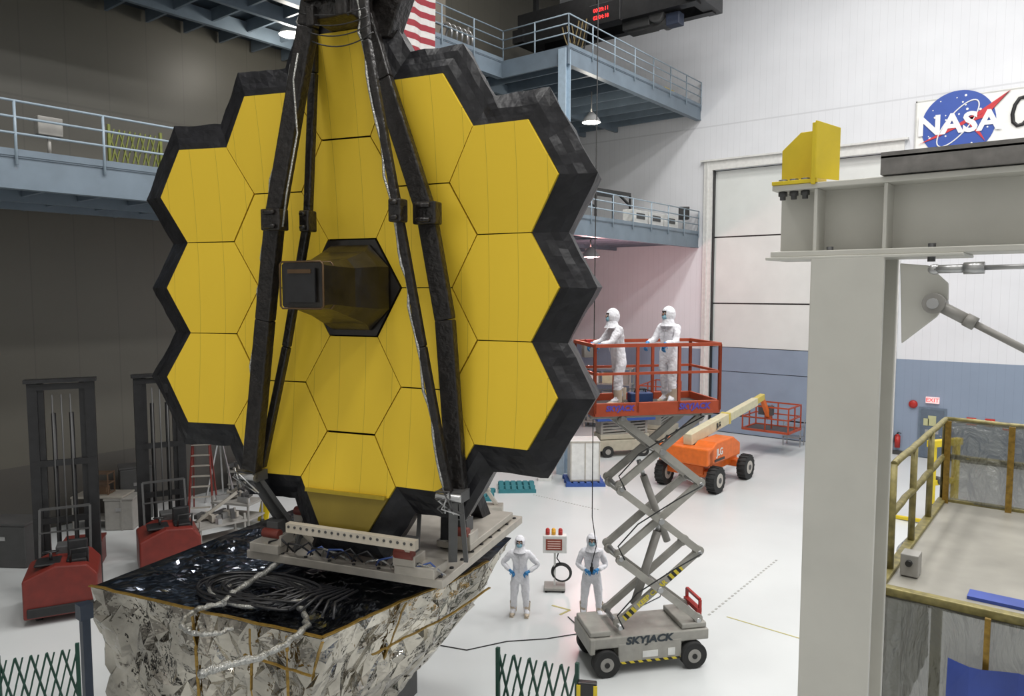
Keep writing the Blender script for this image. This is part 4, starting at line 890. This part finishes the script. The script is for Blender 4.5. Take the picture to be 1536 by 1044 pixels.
# ------------------------------------------------------------- near access platform
px_,py0,py1,pzd=-1.5,7.55,11.3,4.28
acc=thing('access_platform','raised work platform with taped rails and plastic sheeting','platform',(px_,py0,0))
W_=4.6;D_=py1-py0
olive=mat('olive_tape',(.20,.17,.06),.45,.2,.35,12)
b=MB();b.box((W_/2,D_/2,pzd-.04),(W_,D_,.08));part(acc,'deck',b,mat('deck_grey',(.24,.23,.20),.4,0,.15,2))
b=MB()
for p,q in(((0,0),(W_,0)),((W_,0),(W_,D_)),((W_,D_),(0,D_)),((0,D_),(0,0))): b.bar((*p,pzd),(*q,pzd),.10,.08)
part(acc,'edge_frame',b,olive,bev=.01)
for x in(0,W_):
    for y in(0,D_): part(acc,'leg',MB().bar((x,y,0),(x,y,pzd),.12,.12),olive)
b=MB();h=1.1
yy0=.5
for (p,q,n) in(((0,yy0),(0,D_),3),((0,D_),(W_,D_),4)):
    p=V((*p,0));q=V((*q,0))
    for k in(1.,.55): 
        pts=[p.lerp(q,i/14)+V((random.uniform(-.006,.006),random.uniform(-.006,.006),pzd+h*k+random.uniform(-.006,.006))) for i in range(15)];b.tube(pts,.036,0,9)
    for i in range(n+1): e=p.lerp(q,i/n);b.tube([e+Z*(pzd),e+Z*(pzd+h)],.036,0,9)
part(acc,'guard_rail',b,olive,'amber-taped pipe rail')
def plastic(name,al,col):
    m=bpy.data.materials.new(name);m.use_nodes=True;nt=m.node_tree;bs=nt.nodes['Principled BSDF'];bs.inputs['Base Color'].default_value=(*col,1);bs.inputs['Roughness'].default_value=.12;bs.inputs['Alpha'].default_value=al
    nn=nt.nodes.new('ShaderNodeTexNoise');nn.inputs['Scale'].default_value=2.5;nn.inputs['Detail'].default_value=5;bp=nt.nodes.new('ShaderNodeBump');bp.inputs['Strength'].default_value=1;bp.inputs['Distance'].default_value=.3;nt.links.new(nn.outputs['Fac'],bp.inputs['Height']);nt.links.new(bp.outputs['Normal'],bs.inputs['Normal']);return m
plast=plastic('clear_sheeting',.75,(.16,.16,.13));plast2=plastic('heavy_sheeting',.86,(.12,.12,.10))
def sheet(p,q,z0,z1,off,nx=40,nzv=16,amp=.05,seed=0):
    b=MB();p=V((*p,0));q=V((*q,0));d=(q-p).normalized();nrm=V((d.y,-d.x,0));vs=[];fs=[]
    for j in range(nzv+1):
        for i in range(nx+1):
            e=p.lerp(q,i/nx);z=z0+(z1-z0)*j/nzv;vs.append(e+nrm*(off+amp*noise.noise(V((e.x*3+seed,e.y*3,z*1.5))))+Z*z)
    for j in range(nzv):
        for i in range(nx): fs.append((j*(nx+1)+i,j*(nx+1)+i+1,(j+1)*(nx+1)+i+1,(j+1)*(nx+1)+i))
    return b.add(vs,fs,0,False)
part(acc,'plastic_sheet',sheet((0.05,D_),(W_,D_),pzd+.02,pzd+h,.06),plast,'clear crinkled plastic sheet')
part(acc,'plastic_sheet',sheet((0,0),(W_,0),pzd-2.2,pzd-.03,.09,seed=4),plast2,'clear crinkled plastic sheet')
part(acc,'plastic_sheet',sheet((0,D_),(0,0),pzd-2.2,pzd-.03,.09,seed=9),plast2,'clear crinkled plastic sheet')
for x in(.02,.9,1.8,2.7,3.6): part(acc,'amber_tape_strip',MB().bar((x,-.14,pzd-2.2),(x,-.14,pzd),.045,.03),tape)
for x in(0.05,.75,1.45,2.3): part(acc,'amber_tape_strip',MB().bar((x,D_-.13,pzd),(x,D_-.13,pzd+h),.07,.03),tape)
r=thing('blue_tarpaulin','bright blue tarpaulin draped below the platform edge','tarpaulin',(px_,py0,0));b=sheet((.62,-.0),(3.2,-.0),pzd-2.6,pzd-.42,.20,30,14,.12,2);part(r,'tarpaulin_sheet',b,mat('tarp_blue',(.03,.06,.28),.45,0,.15,3))
b=MB();b.box((px_+2.0,py0+.32,pzd+.015),(2.6,.2,.03));single('blue_mat','blue strip of tarpaulin lying on platform deck','tarpaulin',b,MATS['tarp_blue'])
r=thing('control_pendant','small grey control box clamped near platform corner','control box',(px_+.18,py0+.55,pzd));part(r,'box_body',MB().box((0,0,.12),(.16,.2,.22)),greypaint,bev=.01);part(r,'knob',MB().cyl((0,-.1,.15),(0,-.14,.15),.03),black)
q=onz(1412,785);r=thing('yellow_lifting_frame','yellow steel lifting frame with feet on floor','frame',q,math.radians(60));b=MB()
for x in(-.5,.5): b.box((x,0,1.3),(.16,.16,2.5))
b.box((0,0,2.5),(1.3,.2,.2));b.box((0,0,1.3),(1.1,.12,.16));b.bar((-.5,0,.1),(-.9,-.9,.06),.12,.1);b.bar((-.5,0,.1),(-.9,.9,.06),.12,.1);b.bar((.5,0,.1),(.9,-.9,.06),.12,.1);b.bar((.5,0,.1),(.9,.9,.06),.12,.1)
b.cyl((-.2,-.1,1.35),(-.2,.1,1.35),.12,1);part(r,'frame_body',b,[yellow,darkgrey],bev=.01)
q=onz(1190,668);r=thing('wheeled_scaffold_cart','small grey wheeled cart near the blue wall','cart',q,0);b=MB();b.box((0,0,.9),(.8,.6,.05));b.box((0,0,.4),(.8,.6,.05))
for x in(-.38,.38):
    for y in(-.28,.28): b.bar((x,y,0),(x,y,1.2),.04,.04)
part(r,'cart_frame',b,steel)
# ------------------------------------------------------------- lights
def area(loc,size,e,rot=(0,0,0),col=(1,.985,.96),sy=None):
    l=bpy.data.lights.new('hall_light','AREA');l.energy=e;l.size=size;l.color=col
    if sy:l.shape='RECTANGLE';l.size_y=sy
    o=link(bpy.data.objects.new('hall_light',l));o.location=loc;o.rotation_euler=rot;return o
for x in(-9,-1,7):
    for y in(1,10,18,26): area((x,y,23.6),2.2,(900 if y>8 else 980),sy=3.5)
area((-20,24,23.6),2,200)
w=bpy.data.worlds.new('w');scn.world=w;w.use_nodes=True;w.node_tree.nodes['Background'].inputs[0].default_value=(.5,.55,.6,1);w.node_tree.nodes['Background'].inputs[1].default_value=.2
cam=bpy.data.cameras.new('camera');co=link(bpy.data.objects.new('camera',cam));cam.sensor_width=36;cam.lens=36*f/1536;cam.clip_end=200
co.location=EYE;co.rotation_euler=(math.pi/2-pt,0,ya);scn.camera=co
scn.view_settings.view_transform='Standard'
